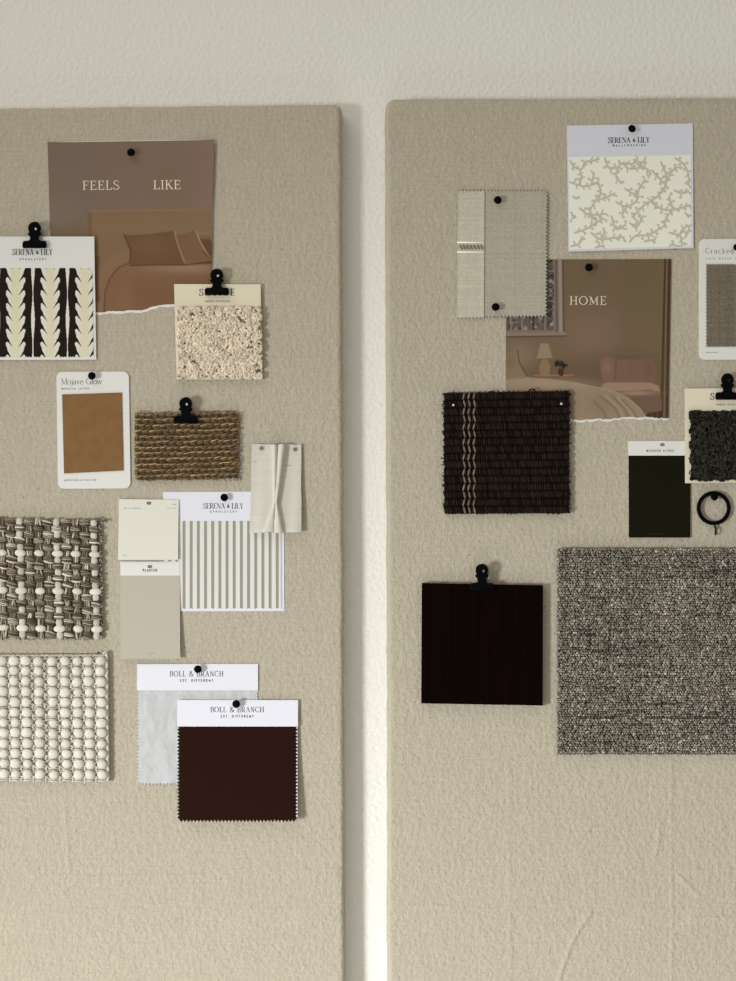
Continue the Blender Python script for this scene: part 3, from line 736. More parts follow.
# ---- paint chips
M_cream_paint = fabric('cream paint', alb((221, 218, 204), .88), rough=.5, spec=.3)
t = thing('paint_chip', 'square cream paint chip overlapping the striped card', 'paint chip', 148.5, 530, 1)
ch = lambda u, v: 1.6 + 1.6 * v
sheet('painted_card', [(118.8, 499), (178.6, 499.8), (178, 559.8), (118, 560)], M_cream_paint, t, 2, 8, ch, .4)
hc = lambda X, Y: 2.0 + 1.6 * (Y - 499) / 61
R = np.random.RandomState(3)
def micro(x0, x1, y, hgt):
    out = []; x = x0
    while x < x1:
        w = R.uniform(.35, .9); out.append((x, y - hgt * R.uniform(.5, 1), min(x + w, x1), y)); x += w + R.uniform(.25, .6)
    return out
for mk in (micro(124, 131, 508.6, 1.0) + micro(132.4, 141, 508.6, 1.0), micro(172.6, 176, 504.8, 1.1), micro(167.5, 171.6, 508.4, 1.0) + micro(172.4, 176, 508.4, 1.0), micro(123, 126, 555.8, 1.0)): marks(mk, M_ink_soft, t, hc)
def logo(cx, cy, par, h):
    pts = [(cx - 2.3, cy - .6), (cx - .8, cy - 1.6), (cx + 1.6, cy - 1.5), (cx + 2.5, cy - .3), (cx + 2.1, cy + 1.2), (cx - .4, cy + 1.7), (cx - 2.1, cy + .8)]
    p = np.array(pts); hh = h(p[:, 0], p[:, 1]) if callable(h) else np.full(len(p), h)
    mesh('emblem', P(p[:, 0], p[:, 1], hh + .06), [list(range(len(p)))[::-1]], M_ink_grey, par)
    marks([(cx - .2, cy - .3, cx + .9, cy + .2)], M_paper_warm, par, (lambda X, Y: hh.mean() + .03))
logo(148.8, 503.1, t, hc)

M_plaster_paint = fabric('plaster paint', alb((186, 180, 163), .9), rough=.5, spec=.3)
t = thing('paint_chip', 'tall greige paint chip with a white top, just below the square cream chip', 'paint chip', 150, 610, 1)
ch = lambda u, v: .9 + 4.5 * v ** 2
sheet('backing_card', [(120.2, 561.5), (179.6, 561.5), (180.2, 658.6), (120.6, 658.6)], M_paper_warm, t, 2, 16, ch, .35)
sheet('painted_face', [(120.3, 575.6), (179.7, 575.6), (180.2, 658.6), (120.6, 658.6)], M_plaster_paint, t, 2, 16, lambda u, v: 1.27 + 4.5 * (.145 + .855 * v) ** 2, .05)
hc = lambda X, Y: 1.26 + 4.5 * ((Y - 561.5) / 97) ** 2
logo(149.8, 566.6, t, hc)
lettering('PLASTER', 150, 571.4, 2.3, 14.4, M_ink, t, hc, .24, .22, False)
for mk in (micro(146, 155.5, 653.6, .8), micro(149, 152, 656, .8)): marks(mk, M_ink_soft, t, lambda X, Y: hc(X, Y) + .07)

# ---- grey and white checked wool rug sample: a plain weave of thick yarns
t = thing('checked_rug_sample', 'chunky woven rug sample in brown grey with a cream check', 'rug sample', 50, 580, 2, 'wool rug samples on the left board')
q = np.array([(-41, 521.5), (101.5, 519.5), (103.5, 637.5), (-38, 640)], float)
sheet('woven_backing', [(-40, 523), (100, 521), (102, 636), (-37, 638)], M_yarn, t, 2, 2, 1.2, 2.4, None, lin((98, 89, 77)))
b = Bag(); R = np.random.RandomState(8)
pc, pr = 9.28, 6.24
cream = lin((226, 219, 203)) / .95
greys = [lin(c) / .88 for c in ((148, 136, 119), (112, 101, 87), (170, 159, 142), (92, 81, 68), (204, 195, 179), (128, 116, 100))]
c0, r0 = 94.6 - pc * 14, 554.4 - pr * 6
for i in range(15):
    for j in range(20):
        x = c0 + i * pc; y = r0 + j * pr + (i - 14) * .16 + 2.0 * 0
        x += (y - 555) * .028
        if y < 521 or y > 639.5 or x < -40: continue
        wwarp = (14 - i) % 4 == 0; wweft = (j - 6) % 6 == 0
        x += R.uniform(-.4, .4); y += R.uniform(-.3, .3)
        if (i + j) % 2 == 0:
            if wweft:
                nubs(b, [x], y, 4.8, (6.2 if wwarp else 5.4) * R.uniform(.93, 1.05), 3.5 * R.uniform(.9, 1.08), 2.6, R.uniform(-.12, .12), cream * R.uniform(.92, 1.05), 8, 12)
            else:
                for s in range(4):
                    k = np.linspace(-1, 1, 6); yy = y + (s - 1.5) * 1.4
                    b.tube(np.stack([x + k * 4.9, yy + k * R.uniform(.1, 1.5) + .5 * (s - 1.5) * (1 - k ** 2), 3.6 + 2.1 * (1 - k ** 2) + R.uniform(-.2, .3)], 1), .85 * R.uniform(.8, 1.2), greys[R.randint(6)] * R.uniform(.65, 1.35), 6)
        else:
            if wwarp:
                nubs(b, [x], y, 4.3, 3.5, 4.2 * R.uniform(.9, 1.1), 2.2, R.uniform(-.1, .1), cream * R.uniform(.66, .84), 8, 12, .9)
            else:
                for s in range(3):
                    k = np.linspace(-1, 1, 6); xx = x + (s - 1) * 1.9
                    b.tube(np.stack([xx + k * R.uniform(-1.2, 1.2), y + k * 4.0, 3.2 + 1.7 * (1 - k ** 2) + R.uniform(-.2, .3)], 1), 1.05 * R.uniform(.85, 1.15), greys[R.randint(6)] * R.uniform(.75, 1.15), 6)
for i in range(230):                                       # loose fibres of the cut edges
    sd = i % 3; u = R.rand()
    p = {0: (101.5 + 2 * u + R.uniform(-2, .5), 520 + 117 * u), 1: (-5 + 108 * u, 521 + R.uniform(-1.0, 1.5)), 2: (-5 + 108 * u, 638 + R.uniform(-1.5, 1.2))}[sd]
    a = {0: 0, 1: -1.57, 2: 1.57}[sd] + R.uniform(-1.3, 1.3); L_ = R.uniform(1.2, 3.2) * (.6 if sd == 0 else 1)
    b.tube([(p[0] - 2 * math.cos(a), p[1] - 2 * math.sin(a), 3.4), (p[0], p[1], 4.8), (p[0] + L_ * .7 * math.cos(a), p[1] + L_ * .7 * math.sin(a), 3.6)], .55, greys[R.randint(6)] * R.uniform(.7, 1.15), 5)
b.tube([(92, 520, 5), (97, 518.6, 5.5), (102, 520.5, 5), (106.5, 520.6, 4), (108.5, 521.6, 3)], [1, 1.2, 1.0, .7, .3], greys[1], 6)
b.tube([(104, 519.8, 5), (108, 519.0, 4)], .4, greys[1], 5)
b.build('woven_face', M_yarn, t)

# ---- cream bobble rug sample
t = thing('bobble_rug_sample', 'cream rug sample of rows of round wool bobbles', 'rug sample', 52, 717, 2, 'wool rug samples on the left board')
sheet('woven_backing', [(-40, 655), (106.5, 654), (107.5, 779), (-40, 779)], M_yarn, t, 2, 2, 1.0, 3.0, None, lin((200, 192, 176)) * .85)
b = Bag(); R = np.random.RandomState(9)
cw = lin((226, 221, 208)) / .98
cwd = lin((212, 205, 191)) / .98
colx = [101.8, 89.8, 78, 66, 53.3, 39.6, 26.8, 15, 3.4, -8.5, -20, -32]
for ci, x0 in enumerate(colx):
    for r in range(12):
        y = 660.6 + r * 10.32 + R.uniform(-.5, .5) + (.5 if ci < 5 else 0)
        x = x0 + (r - 6) * .17 + R.uniform(-.5, .5)
        k = R.uniform(.9, 1.1)
        nubs(b, [x], y, 5.6, 5.2 * k + (.4 if ci == 0 else 0), 4.4 * k, 3.6, R.uniform(-.2, .2), cw * R.uniform(.94, 1.04), 10, 14)
        # fine cords between the bobbles
        for s in (-1, 1) if ci else ():
            kk = np.linspace(-1, 1, 5)
            b.tube(np.stack([x + 6.0 + kk * 3.0, y + s * 2.2 + 1.4 * kk * s, 3.9 + 1.2 * (1 - kk ** 2)], 1), 1.0, cwd * R.uniform(.8, 1.08), 6)
        if ci: b.tube([(x + 6.1, y + 2.2, 3.6), (x + 6.1, y + 5.2, 5.0), (x + 6.1, y + 8.0, 3.6)], 1.05, cwd * R.uniform(.85, 1.05), 6)
        for s in (-1.1, 1.1):
            b.tube([(x - 5.5, y + 5.2 + s * .9, 3.8), (x, y + 5.2 + s, 4.7), (x + 5.5, y + 5.2 + s * .9, 3.8)], .95, cwd * R.uniform(.75, 1.02), 6)
b.tube([(x, 655.6 + .7 * math.sin(x * 1.3), 4.0) for x in np.linspace(-38, 106, 90)], 1.3, cwd * .85, 6)
b.tube([(x, 778.6 + .6 * math.sin(x * 1.3), 3.8) for x in np.linspace(-38, 107, 90)], 1.2, cwd * .85, 6)
b.tube([(106.6 + (y - 655) * .011 + .4 * math.sin(y * .9), y, 4.3) for y in np.linspace(653, 781, 70)], 1.5, cw * .9, 6)
for i in range(60):
    u = R.rand(); p = (107 + u, 653 + 126 * u); a = R.uniform(-1.2, 1.2); L_ = R.uniform(.6, 1.8)
    b.tube([(p[0] - 1, p[1], 4), (p[0] + L_ * math.cos(a), p[1] + L_ * math.sin(a), 3.6)], .45, cw * .9, 5)
b.tube([(103, 654, 5), (104.5, 652, 5), (106.6, 653.5, 5)], 1.2, cw, 6)
nubs(b, [98.5], 652.6, 4.2, 1.4, .9, .8, .3, lin((50, 42, 36)))
b.build('woven_face', M_yarn, t)

# ---- two bedding cards
M_sateen = fabric('pale grey sateen', alb((204, 205, 205)), rough=.5, spec=.35, bump2=.7, b2scale=55, b2dist=.004, var=.02)
M_sateen.node_tree.nodes
def bedding(name, label, x0, y0, x1, ysplit, y1, mat, hf, pin_label, cx, dy, tiltx=0.0):
    t = thing(name, label, 'fabric swatch', (x0 + x1) / 2, (y0 + y1) / 2, .3, 'bedding cards')
    f1 = lambda u, v: hf(v)
    sheet('backing_card', rect(x0 + 2.4, y0, x1 - .5, y1 - 2.6), M_paper_cool, t, 2, 16, f1, .35)
    k = (ysplit - y0) / (y1 - y0)
    n1 = int((x1 - x0) / 1.75) // 2 * 2; n2 = int((y1 - ysplit) / 1.75) // 2 * 2
    sheet('fabric_swatch', rect(x0 + .6, ysplit, x1 - .6, y1), mat, t, n1, n2, lambda u, v: hf(k + (1 - k) * v) + .4, .3, {'r': zig(n2, 1.2) - .9, 'l': zig(n2, 1.2) - .4, 'b': zig(n1, 1.25)})
    sheet('header_card', rect(x0, y0, x1, ysplit + .3), M_paper_cool, t, 2, 4, lambda u, v: hf(k * v) + .75, .3)
    hc = lambda X, Y: hf((Y - y0) / (y1 - y0)) + 1.07
    lettering('BOLL & BRANCH', cx, y0 + 12.1 + dy, 5.2, 53.5, M_ink, t, hc, .13, .055)
    lettering('EST. DIFFERENT', cx, y0 + 17.4 + dy, 2.2, 33, M_ink, t, hc, .24, .22, False)
    return t
bedding('bedding_swatch_card', 'white headed card with pale grey cloth, tucked behind the dark brown cloth card', 137, 664, 258, 690, 784, M_sateen, lambda v: .3 + .5 * v, '', 196.6, .2)
push_pin(197.8, 669.2, 'black push pin at the top of the pale grey cloth card', 1.4, 3.9)
M_brown = fabric('dark brown sateen', alb((42, 22, 16), .98), rough=.75, spec=.03, bump=.1, bscale=2500, bdist=.0002)
bedding('bedding_swatch_card', 'white headed card with dark brown pinked cloth, lowest on the left board', 177.2, 700, 298, 726.2, 821, M_brown, lambda v: 2.1 + 6.5 * v ** 1.8, '', 237.2, 0)
push_pin(236.2, 704, 'black push pin at the top of the dark brown cloth card', 3.2, 4.0)

# ================================================================== right board
# ---- folded linen
t = thing('folded_linen_swatch', 'grey linen swatch with pinked edges and a folded left flap, beside the HOME page', 'fabric swatch', 502, 254, .8)
gl = lin((152, 146, 131)) / .66
def glin(k0, seed):
    def f(X, Y):
        r = np.random.RandomState(seed); k = 1 + .035 * r.randn(X.shape[0], 1) + .025 * r.randn(1, X.shape[1]) + .07 * r.randn(*X.shape)
        k += .1 * (r.rand(*X.shape) > .996)
        return np.clip(k, .6, 1.35)[..., None] * gl * k0
    return f
nx, ny = 100, 140
sheet('linen_cloth', [(458, 190.5), (547, 191), (546, 316), (457, 317)], M_cloth_print, t, nx, ny, lambda u, v: 1.2 + 1.2 * u ** 3, .4,
      {'t': np.interp(np.arange(nx + 1), np.arange(0, nx + 1, 2), zig(nx // 2, 1.2)), 'b': np.interp(np.arange(nx + 1), np.arange(0, nx + 1, 2), zig(nx // 2, 1.3)), 'r': np.interp(np.arange(ny + 1), np.arange(0, ny + 1, 2), zig(ny // 2, 1.35))}, glin(1.0, 1))
nx, ny = 30, 140
o = sheet('folded_flap', [(457.6, 191), (484.6, 191), (484.0, 317.5), (456.6, 318)], M_cloth_print, t, nx, ny, lambda u, v: 1.65 + .5 * u, .5,
      {'t': np.interp(np.arange(nx + 1), np.arange(0, nx + 1, 2), zig(nx // 2, .7)), 'b': np.interp(np.arange(nx + 1), np.arange(0, nx + 1, 2), zig(nx // 2, .9)), 'l': smoothnoise(ny + 1, 5, 2) * .3}, glin(1.28, 2))
b = Bag()
wt = lin((222, 216, 202)) / .6
for y in (242.3, 252.0): b.tube([(457.4, y, 2.5), (470, y + .1, 2.7), (484.2, y + .1, 2.9)], .75, wt, 6)
for i in range(7):
    x = 461 + i * 3.5; b.tube([(x - 1.2, 245.0, 2.5), (x, 247.0, 3.1), (x + 1.0, 249.2, 2.5)], .75, gl * .5, 6); b.tube([(x + .6, 245.2, 2.5), (x + 1.7, 247.2, 3.0), (x + 2.6, 249.0, 2.5)], .5, gl * 1.2, 6)
b.tube([(457.4, 247, 2.4), (484, 247, 2.8)], [.5, .5], gl * .8, 6)
b.build('trim_band', M_yarn, t)
push_pin(497.8, 200, 'black push pin near the top edge of the folded grey linen', 2.0, 4.0)
push_pin(495.6, 307, 'black push pin near the bottom edge of the folded grey linen', 2.0, 4.0)

# ---- coral print card
def coral_paths():
    o = np.array([555, 115]); s = 4.907
    main = [[(75, 225), (95, 255), (130, 265), (150, 230), (185, 225), (215, 215)], [(245, 212), (265, 260), (310, 255), (330, 235), (380, 240), (405, 212)], [(310, 255), (300, 300), (325, 335)],
            [(330, 235), (360, 262), (400, 262), (440, 258), (470, 290)], [(445, 208), (430, 235), (405, 245)], [(520, 232), (545, 290), (545, 330), (530, 370), (490, 410), (440, 440), (380, 502)],
            [(545, 330), (570, 280), (600, 255)], [(478, 275), (520, 320), (545, 345)], [(590, 212), (630, 240), (655, 290), (655, 345)], [(75, 330), (120, 345), (160, 350), (210, 330)],
            [(210, 330), (225, 380), (200, 420), (172, 470), (182, 510)], [(200, 420), (250, 405), (292, 385)], [(120, 345), (132, 298)], [(178, 342), (192, 285)], [(302, 428), (350, 450), (400, 420), (410, 370), (440, 318)],
            [(345, 362), (380, 385), (405, 392)], [(470, 425), (520, 460), (580, 465), (662, 442)], [(580, 465), (560, 405)], [(580, 465), (548, 500), (536, 545)], [(588, 370), (622, 385), (655, 375)],
            [(98, 578), (150, 560), (200, 530), (235, 508)], [(80, 645), (120, 630), (132, 598)], [(178, 578), (222, 610), (272, 605), (338, 600)], [(225, 610), (245, 568)], [(278, 498), (300, 560), (345, 540)],
            [(368, 622), (400, 590), (452, 590), (515, 558)], [(368, 530), (400, 550), (430, 498)], [(562, 578), (612, 585), (645, 540)], [(612, 585), (622, 642), (570, 635)], [(80, 478), (92, 505)],
            [(122, 458), (170, 490), (248, 485)], [(350, 450), (330, 490)], [(640, 600), (660, 560)], [(90, 400), (105, 412)], [(200, 650), (240, 640)], [(440, 620), (490, 612)], [(640, 480), (655, 500)]]
    R = np.random.RandomState(2); segs = []
    for m in main:
        m = np.array(cat([tuple(p) for p in m], 6)) / s + o
        segs.append((m, 1.0))
        L = np.cumsum(np.r_[0, np.linalg.norm(np.diff(m, axis=0), axis=1)]); k = 0; p = 2.2
        while p < L[-1]:
            i = min(np.searchsorted(L, p), len(m) - 1); d = m[i] - m[max(i - 1, 0)]; a = math.atan2(d[1], d[0]) + (1 if k % 2 else -1) * R.uniform(.7, 1.1)
            ln = R.uniform(3.0, 5.4); e = m[i] + ln * np.array([math.cos(a), math.sin(a)]); segs.append((np.array([m[i], e]), .78))
            if R.rand() < .7:
                h = m[i] + R.uniform(.4, .75) * (e - m[i]); a2 = a + R.choice([-1, 1]) * R.uniform(.6, 1.0); segs.append((np.array([h, h + 2.2 * np.array([math.cos(a2), math.sin(a2)])]), .68))
            p += R.uniform(2.6, 4.1); k += 1
    return segs
def coral_ink(X, Y):
    E = .60; k = np.full(X.shape, -9.0)
    for m, w in coral_paths():
        lo, hi = m.min(0) - 2, m.max(0) + 2
        s = (X > lo[0]) & (X < hi[0]) & (Y > lo[1]) & (Y < hi[1])
        if not s.any(): continue
        k[s] = np.maximum(k[s], w - linedist(X[s], Y[s], [tuple(p) for p in m]))
    ink = Ink(X, Y, (199, 198, 186)); ink.mix(np.clip(k / .5 + .5, 0, 1) * .92, (160, 156, 135))
    return lin(ink.c) / E
t = thing('wallcovering_swatch_card', 'white card with pale coral branch wallpaper, topmost on the right board', 'wallpaper swatch', 630, 188, .3)
qc = [(566.8, 125.5), (692.8, 123.4), (693.6, 248.0), (568.3, 251.6)]
M_paper_blue = fabric('cool white card', alb((226, 227, 236)), rough=.6, spec=.3, bump=.05)
sheet('backing_card', qc, M_paper_blue, t, 1, 6, lambda u, v: .5 + .8 * v, .5)
sheet('wallpaper_swatch', [(568.6, 157), (691, 155), (691.8, 246.2), (569.8, 249.4)], M_print, t, 260, 200, lambda u, v: 1.25 + .6 * v, .15, None, coral_ink)
lettering('SERENA + LILY', 629, 142.6, 5.3, 41.5, M_ink, t, lambda X, Y: 1.1 + .006 * (Y - 124), .15, .05, angle=.012)
lettering('WALLCOVERING', 629.2, 146.2, 1.8, 33, M_ink, t, lambda X, Y: 1.1 + .006 * (Y - 124), .22, .2, False, angle=.012)
push_pin(632, 128.6, 'black push pin tilted at the top of the coral wallpaper card', 1.1, 3.9, (1.2, -1.4))

# ---- torn page HOME
def home_ink(X, Y):
    E = .76; R = np.random.RandomState(6)
    k = Ink(X, Y, (108, 90, 66))
    k.blob(590, 335, 34, 26, (124, 98, 82), .8); k.mix(np.clip((X - 620) / 8, 0, 1) * .8, (106, 90, 62)); k.blob(640, 340, 18, 30, (112, 92, 70), .6)
    k.blob(560, 372, 60, 14, (96, 76, 58), .5); k.blob(520, 355, 16, 14, (134, 112, 92), .7)
    # window
    k.poly([(500, 256), (560, 256), (560.5, 333), (500, 333)], (118, 104, 92), 1)
    win = np.zeros(X.shape); w = Ink(X, Y, (92, 82, 74))
    w.c += (smoothnoise(X.shape[1], 90, 1)[None, :, None] * smoothnoise(X.shape[0], 80, 2)[:, None, None]) * 60
    for i in range(110):
        x, y, r, v = R.uniform(505, 556), R.uniform(256, 331), R.uniform(.8, 2.6), R.choice([40, 60, 150, 175])
        w.blob(x, y, r, r * R.uniform(.5, 1.6), (v, v * .95, v * .9), .7)
    for x in (511, 522, 533.5, 545): w.line([(x, 256), (x, 331)], 1.5, (128, 114, 102), .7)
    for y in (271, 301): w.line([(505, y), (556, y)], 1.3, (124, 110, 98), .7)
    w.line([(533.4, 256), (533.4, 332)], 2.4, (70, 56, 46), .8)
    m = np.clip(polydist(X, Y, [(509, 256), (554, 256), (554, 330), (509, 330)]) / .8 + .5, 0, 1)[..., None]
    k.c = k.c * (1 - m) + w.c * m
    k.line([(556, 256), (557, 332)], 1.6, (92, 76, 64), .8); k.line([(560, 256), (561, 334)], 3.0, (142, 128, 118), 1.2); k.line([(563.2, 256), (564, 333)], 1.2, (86, 70, 54), 1)
    k.poly([(504, 333), (566, 332), (566, 335.5), (504, 336)], (130, 112, 96), 1); k.line([(504, 337), (566, 336)], 1.2, (82, 66, 52), 1)
    k.line([(509, 256), (508, 330)], 1.8, (80, 64, 52), 1)
    # door frame at the right
    k.poly([(664.5, 256), (673, 256), (671, 424), (660, 424)], (82, 60, 44), 1); k.line([(667, 258), (664, 420)], 1.0, (128, 104, 82), .9); k.line([(669.4, 258), (667.5, 420)], 1.0, (58, 40, 29), .9); k.line([(665, 258), (661, 415)], 1.1, (64, 46, 33), .9)
    # armchair and bench
    k.blob(628, 370, 34, 16, (92, 70, 54), .8)
    k.poly([(600, 362), (603, 357.5), (612, 357.5), (618, 359.5), (640, 359.5), (650, 357.5), (655, 361), (656.5, 372), (655, 384), (604, 384), (601, 374)], (116, 87, 69), 1.6)
    k.blob(607, 367, 5, 8, (136, 108, 88), .7); k.blob(649, 370, 5, 10, (106, 78, 62), .7); k.line([(616, 361), (615, 380)], 1.2, (92, 68, 54), 1.5, .7)
    for x in (622, 630, 638): k.line([(x, 361), (x, 382)], 1.0, (106, 80, 64), 1.5, .5)
    k.poly([(601, 386), (606, 382.5), (650, 382.5), (658, 385.5), (660, 390), (658, 393), (606, 392)], (146, 116, 96), 1.3)
    k.line([(604, 391.5), (657, 392.5)], 1.2, (78, 54, 42), 1)
    k.poly([(612, 391.5), (650, 389.5), (659, 392), (662, 400), (661.5, 411), (656, 413.5), (600, 413)], (108, 82, 66), 1.3)
    k.blob(636, 393, 20, 2.5, (158, 130, 110), .8); k.poly([(648, 413), (662, 411), (662, 424), (640, 424)], (62, 38, 26), 1.5, .8); k.line([(652, 413), (652, 418)], 1.6, (96, 56, 38), 1); k.line([(657, 413), (658, 418)], 1.6, (96, 56, 38), 1)
    # side table, lamp, flowers
    k.poly([(533, 375), (574, 374.5), (574, 386), (533, 386)], (112, 82, 56), 1.2, .9); k.line([(534, 375.5), (573, 375.2)], 1.0, (150, 110, 78), .8)
    k.poly([(540.5, 343.5), (548, 343.5), (553, 358), (536.5, 358.5)], (142, 118, 92), 1); k.poly([(543, 359), (547, 359), (550.5, 366), (549, 376), (540, 376), (539, 366)], (134, 104, 76), 1)
    k.line([(549, 345), (552.5, 358)], 1.2, (128, 102, 80), 1)
    for i in range(16): k.blob(R.uniform(554.5, 567.5), R.uniform(361.5, 368.5), 1.5, 1.3, (36, 28, 24), .9)
    k.poly([(559, 368.5), (563, 368.5), (564.3, 372), (562.5, 376), (559.5, 376), (557.8, 372)], (76, 44, 30), .8)
    # pillow and bed
    k.poly([(502, 353), (508, 353), (517, 350.8), (519, 362), (526, 375), (532, 380), (502, 381)], (128, 106, 80), 1.2); k.line([(517.5, 351), (519.5, 363), (527, 376)], 1.2, (84, 64, 46), 1, .8); k.blob(509, 362, 6, 9, (112, 90, 66), .6)
    bed = [(502, 380), (526, 378), (550, 379.5), (575, 383), (596, 387), (615, 391.5), (628, 398), (640, 408), (648, 420), (648, 430), (502, 430)]
    k.poly(bed, (142, 122, 97), 1.4); k.blob(545, 384, 40, 5, (158, 138, 114), .7); k.blob(600, 405, 20, 14, (128, 108, 84), .6)
    for p in ([(600, 396), (615, 408), (622, 424)], [(612, 396), (624, 408), (632, 424)], [(622, 400), (634, 412), (640, 424)], [(594, 402), (604, 412), (608, 424)]): k.line(p, 1.6, (104, 84, 64), 1.8, .55)
    for p in ([(606, 396), (619, 408), (627, 424)], [(618, 398), (630, 411), (637, 424)]): k.line(p, 1.6, (164, 144, 118), 1.8, .55)
    k.line([(526, 378), (550, 379.5), (575, 383), (596, 387), (615, 391.5), (628, 398), (640, 408), (647, 419)], .9, (168, 148, 122), 1, .6)
    g = k.c.mean(-1, keepdims=True); k.c = g + (k.c - g) * .88
    return lin(k.c) / E
t = thing('magazine_page', 'torn brown magazine page of a bedroom, printed HOME', 'magazine page', 588, 340, .2, 'torn magazine pages')
nx, ny = 320, 310
q = [(506, 259.5), (671.2, 259), (668.2, 417.5), (505.5, 421.5)]
tear = smoothnoise(nx + 1, 16, 33) * .9 + smoothnoise(nx + 1, 70, 34) * .5
fx = lambda u, v: .25 + .9 * np.clip((u - .8) / .2, 0, 1) ** 2 + .5 * np.clip((v - .85) / .15, 0, 1)
sheet('printed_picture', q, M_print, t, nx, ny, fx, .12, {'B': tear - .6}, home_ink)
sheet('torn_edge', q, M_torn, t, nx, 30, .1, .12, {'B': tear + 1.5 + smoothnoise(nx + 1, 40, 39) * .7}, None)
lettering('HOME', 588, 304.6, 8.2, 36.5, M_ink_light, t, .4, .12, .06, xs=1.22)
push_pin(589, 267.4, 'black push pin at the top of the torn page reading HOME', .4, 4.0)

# ---- cracked pepper card, partly outside the picture
t = thing('linen_swatch_card', 'white round cornered card with dark grey pinked linen, at the right edge', 'fabric swatch', 737, 299, .3)
slab('backing_card', rounded(698.8, 238.8, 774, 359.8, 6), M_paper_warm, t, .5, 1.5, .25)
cg = lin((100, 92, 79)) / .66
def crk(X, Y):
    r = np.random.RandomState(5); k = 1 + .05 * r.randn(X.shape[0], 1) + .05 * r.randn(1, X.shape[1]) + .16 * r.randn(*X.shape)
    return np.clip(k, .45, 1.6)[..., None] * cg
n1, n2 = 80, 96
sheet('linen_swatch', rect(706.4, 264.4, 767, 346.6), M_cloth_print, t, n1, n2, 1.55, .6, {'l': np.interp(np.arange(n2 + 1), np.arange(0, n2 + 1, 2), zig(n2 // 2, .7)), 't': np.interp(np.arange(n1 + 1), np.arange(0, n1 + 1, 2), zig(n1 // 2, .7)), 'b': np.interp(np.arange(n1 + 1), np.arange(0, n1 + 1, 2), zig(n1 // 2, .7))}, crk)
lettering('Cracked P', 0, 253.4, 5.4, 36, M_ink_grey, t, 1.5, .10, .05, left=705.6)
lettering('LUXE WEAVE LINEN', 0, 259.2, 1.6, 40, M_ink_grey, t, 1.5, .2, .2, False, left=706.2)
marks(micro(706, 718, 352.8, 1.0), M_ink_grey, t, 1.5)
push_pin(737, 247.2, 'black push pin at the right edge, on the round cornered dark linen card', 1.5, 3.7)

# ---- dark ribbed rug
t = thing('ribbed_rug_sample', 'near black ribbed rug sample with three tan stripes, below the folded linen', 'rug sample', 507, 454, 2)
q = np.array([(443.5, 393), (569.5, 391), (569.2, 513.2), (444, 513.8)], float)
b = Bag(); R = np.random.RandomState(31)
dk = lin((34, 26, 21)) / .72; tan = lin((122, 106, 92)) / .8
rows = 16; ncol = 54
sheet('woven_backing', [(444, 394), (569, 392), (568.7, 512.4), (444.5, 513)], M_frayed, t, 2, 2, 1.6, 2.2, None, dk * .4)
for r in range(rows):
    v0 = (r + .5) / rows; ph = R.uniform(-.3, .3)
    for c in range(ncol):
        u = (c + .5 + .5 * (r % 2) * 0) / ncol
        p = lerpquad(q, np.array([u]), np.array([v0]))[0]; k = np.linspace(-1, 1, 5)
        sl = .55 if r % 2 else .25
        b.tube(np.stack([p[0] + k * sl * 1.6 + R.uniform(-.25, .25), p[1] + k * 3.35, 3.6 + 2.6 * (1 - k ** 2) + R.uniform(-.15, .15)], 1), 1.15, dk * R.uniform(.5, 1.35), 6)
for xi, x in enumerate((464.2, 469.2, 474.4)):
    for r in range(rows):
        v0 = (r + .5) / rows; y = 392 + 122 * v0; k = np.linspace(-1, 1, 6); s = 1 if r % 2 else -1
        b.tube(np.stack([x + s * .35 + k * .9 * s, y + k * 3.5, 5.4 + 1.6 * (1 - k ** 2)], 1), [.45, .85, 1.0, 1.0, .85, .45], tan * R.uniform(.75, 1.1), 6)
for i in range(120):
    sd = i % 4; u = R.rand()
    p = {0: (443.8, 393 + 120 * u), 1: (569.4, 391 + 121 * u), 2: (444 + 125 * u, 392.4 - u * 1.4), 3: (444.5 + 124 * u, 513.6)}[sd]
    a = {0: 3.6, 1: -.5, 2: -1.57, 3: 1.57}[sd] + R.uniform(-.7, .7); L_ = R.uniform(.8, 3.4) if sd < 2 else R.uniform(.4, 1.6)
    b.tube([(p[0] - math.cos(a) * 2, p[1] - math.sin(a) * 2, 4.4), (p[0], p[1], 4.8), (p[0] + L_ * math.cos(a), p[1] + L_ * math.sin(a), 4.4)], [.7, .6, .25], dk * .7, 5)
b.tube([(528, 392.5, 5), (530, 389.6, 5.6), (533, 389, 5.6), (536, 392, 5)], .8, dk * .6, 6)
b.build('woven_face', M_frayed, t)
push_pin(453.4, 405, 'small pearl pin head at the upper left of the near black rug sample', 5.8, 1.25, material=M_pearl, height=1.2, group='pearl pins of the dark rug sample', shape='ball')
push_pin(561.4, 403.8, 'small pearl pin head at the upper right of the near black rug sample', 5.8, 1.25, material=M_pearl, height=1.2, group='pearl pins of the dark rug sample', shape='ball')

# ---- dark green paint chip
M_green = fabric('near black green paint', alb((24, 23, 13), .78), rough=.7, spec=.02)
t = thing('paint_chip', 'near black green paint chip with a white top, left of the black curtain ring', 'paint chip', 659, 490, .4)
sheet('backing_card', [(628, 441), (690.5, 441), (690.4, 537.6), (628.8, 537.6)], M_paper_warm, t, 1, 6, lambda u, v: .5 + 1.0 * v, .4)
sheet('painted_face', [(628.4, 455.6), (690.5, 455.6), (690.4, 537.6), (628.8, 537.6)], M_green, t, 1, 6, lambda u, v: 1.06 + .85 * v, .1)
hc = lambda X, Y: .92 + 1.0 * (Y - 441) / 96
lettering('WOODED ACRES', 660, 451.8, 2.1, 27.5, M_ink_grey, t, hc, .22, .2, False)
logo(662.3, 444.7, t, hc)
marks(micro(648, 664, 534.2, .6), fabric('dark grey ink', (.05, .05, .045)), t, lambda X, Y: 1.1 + 1.0 * (Y - 441) / 96)

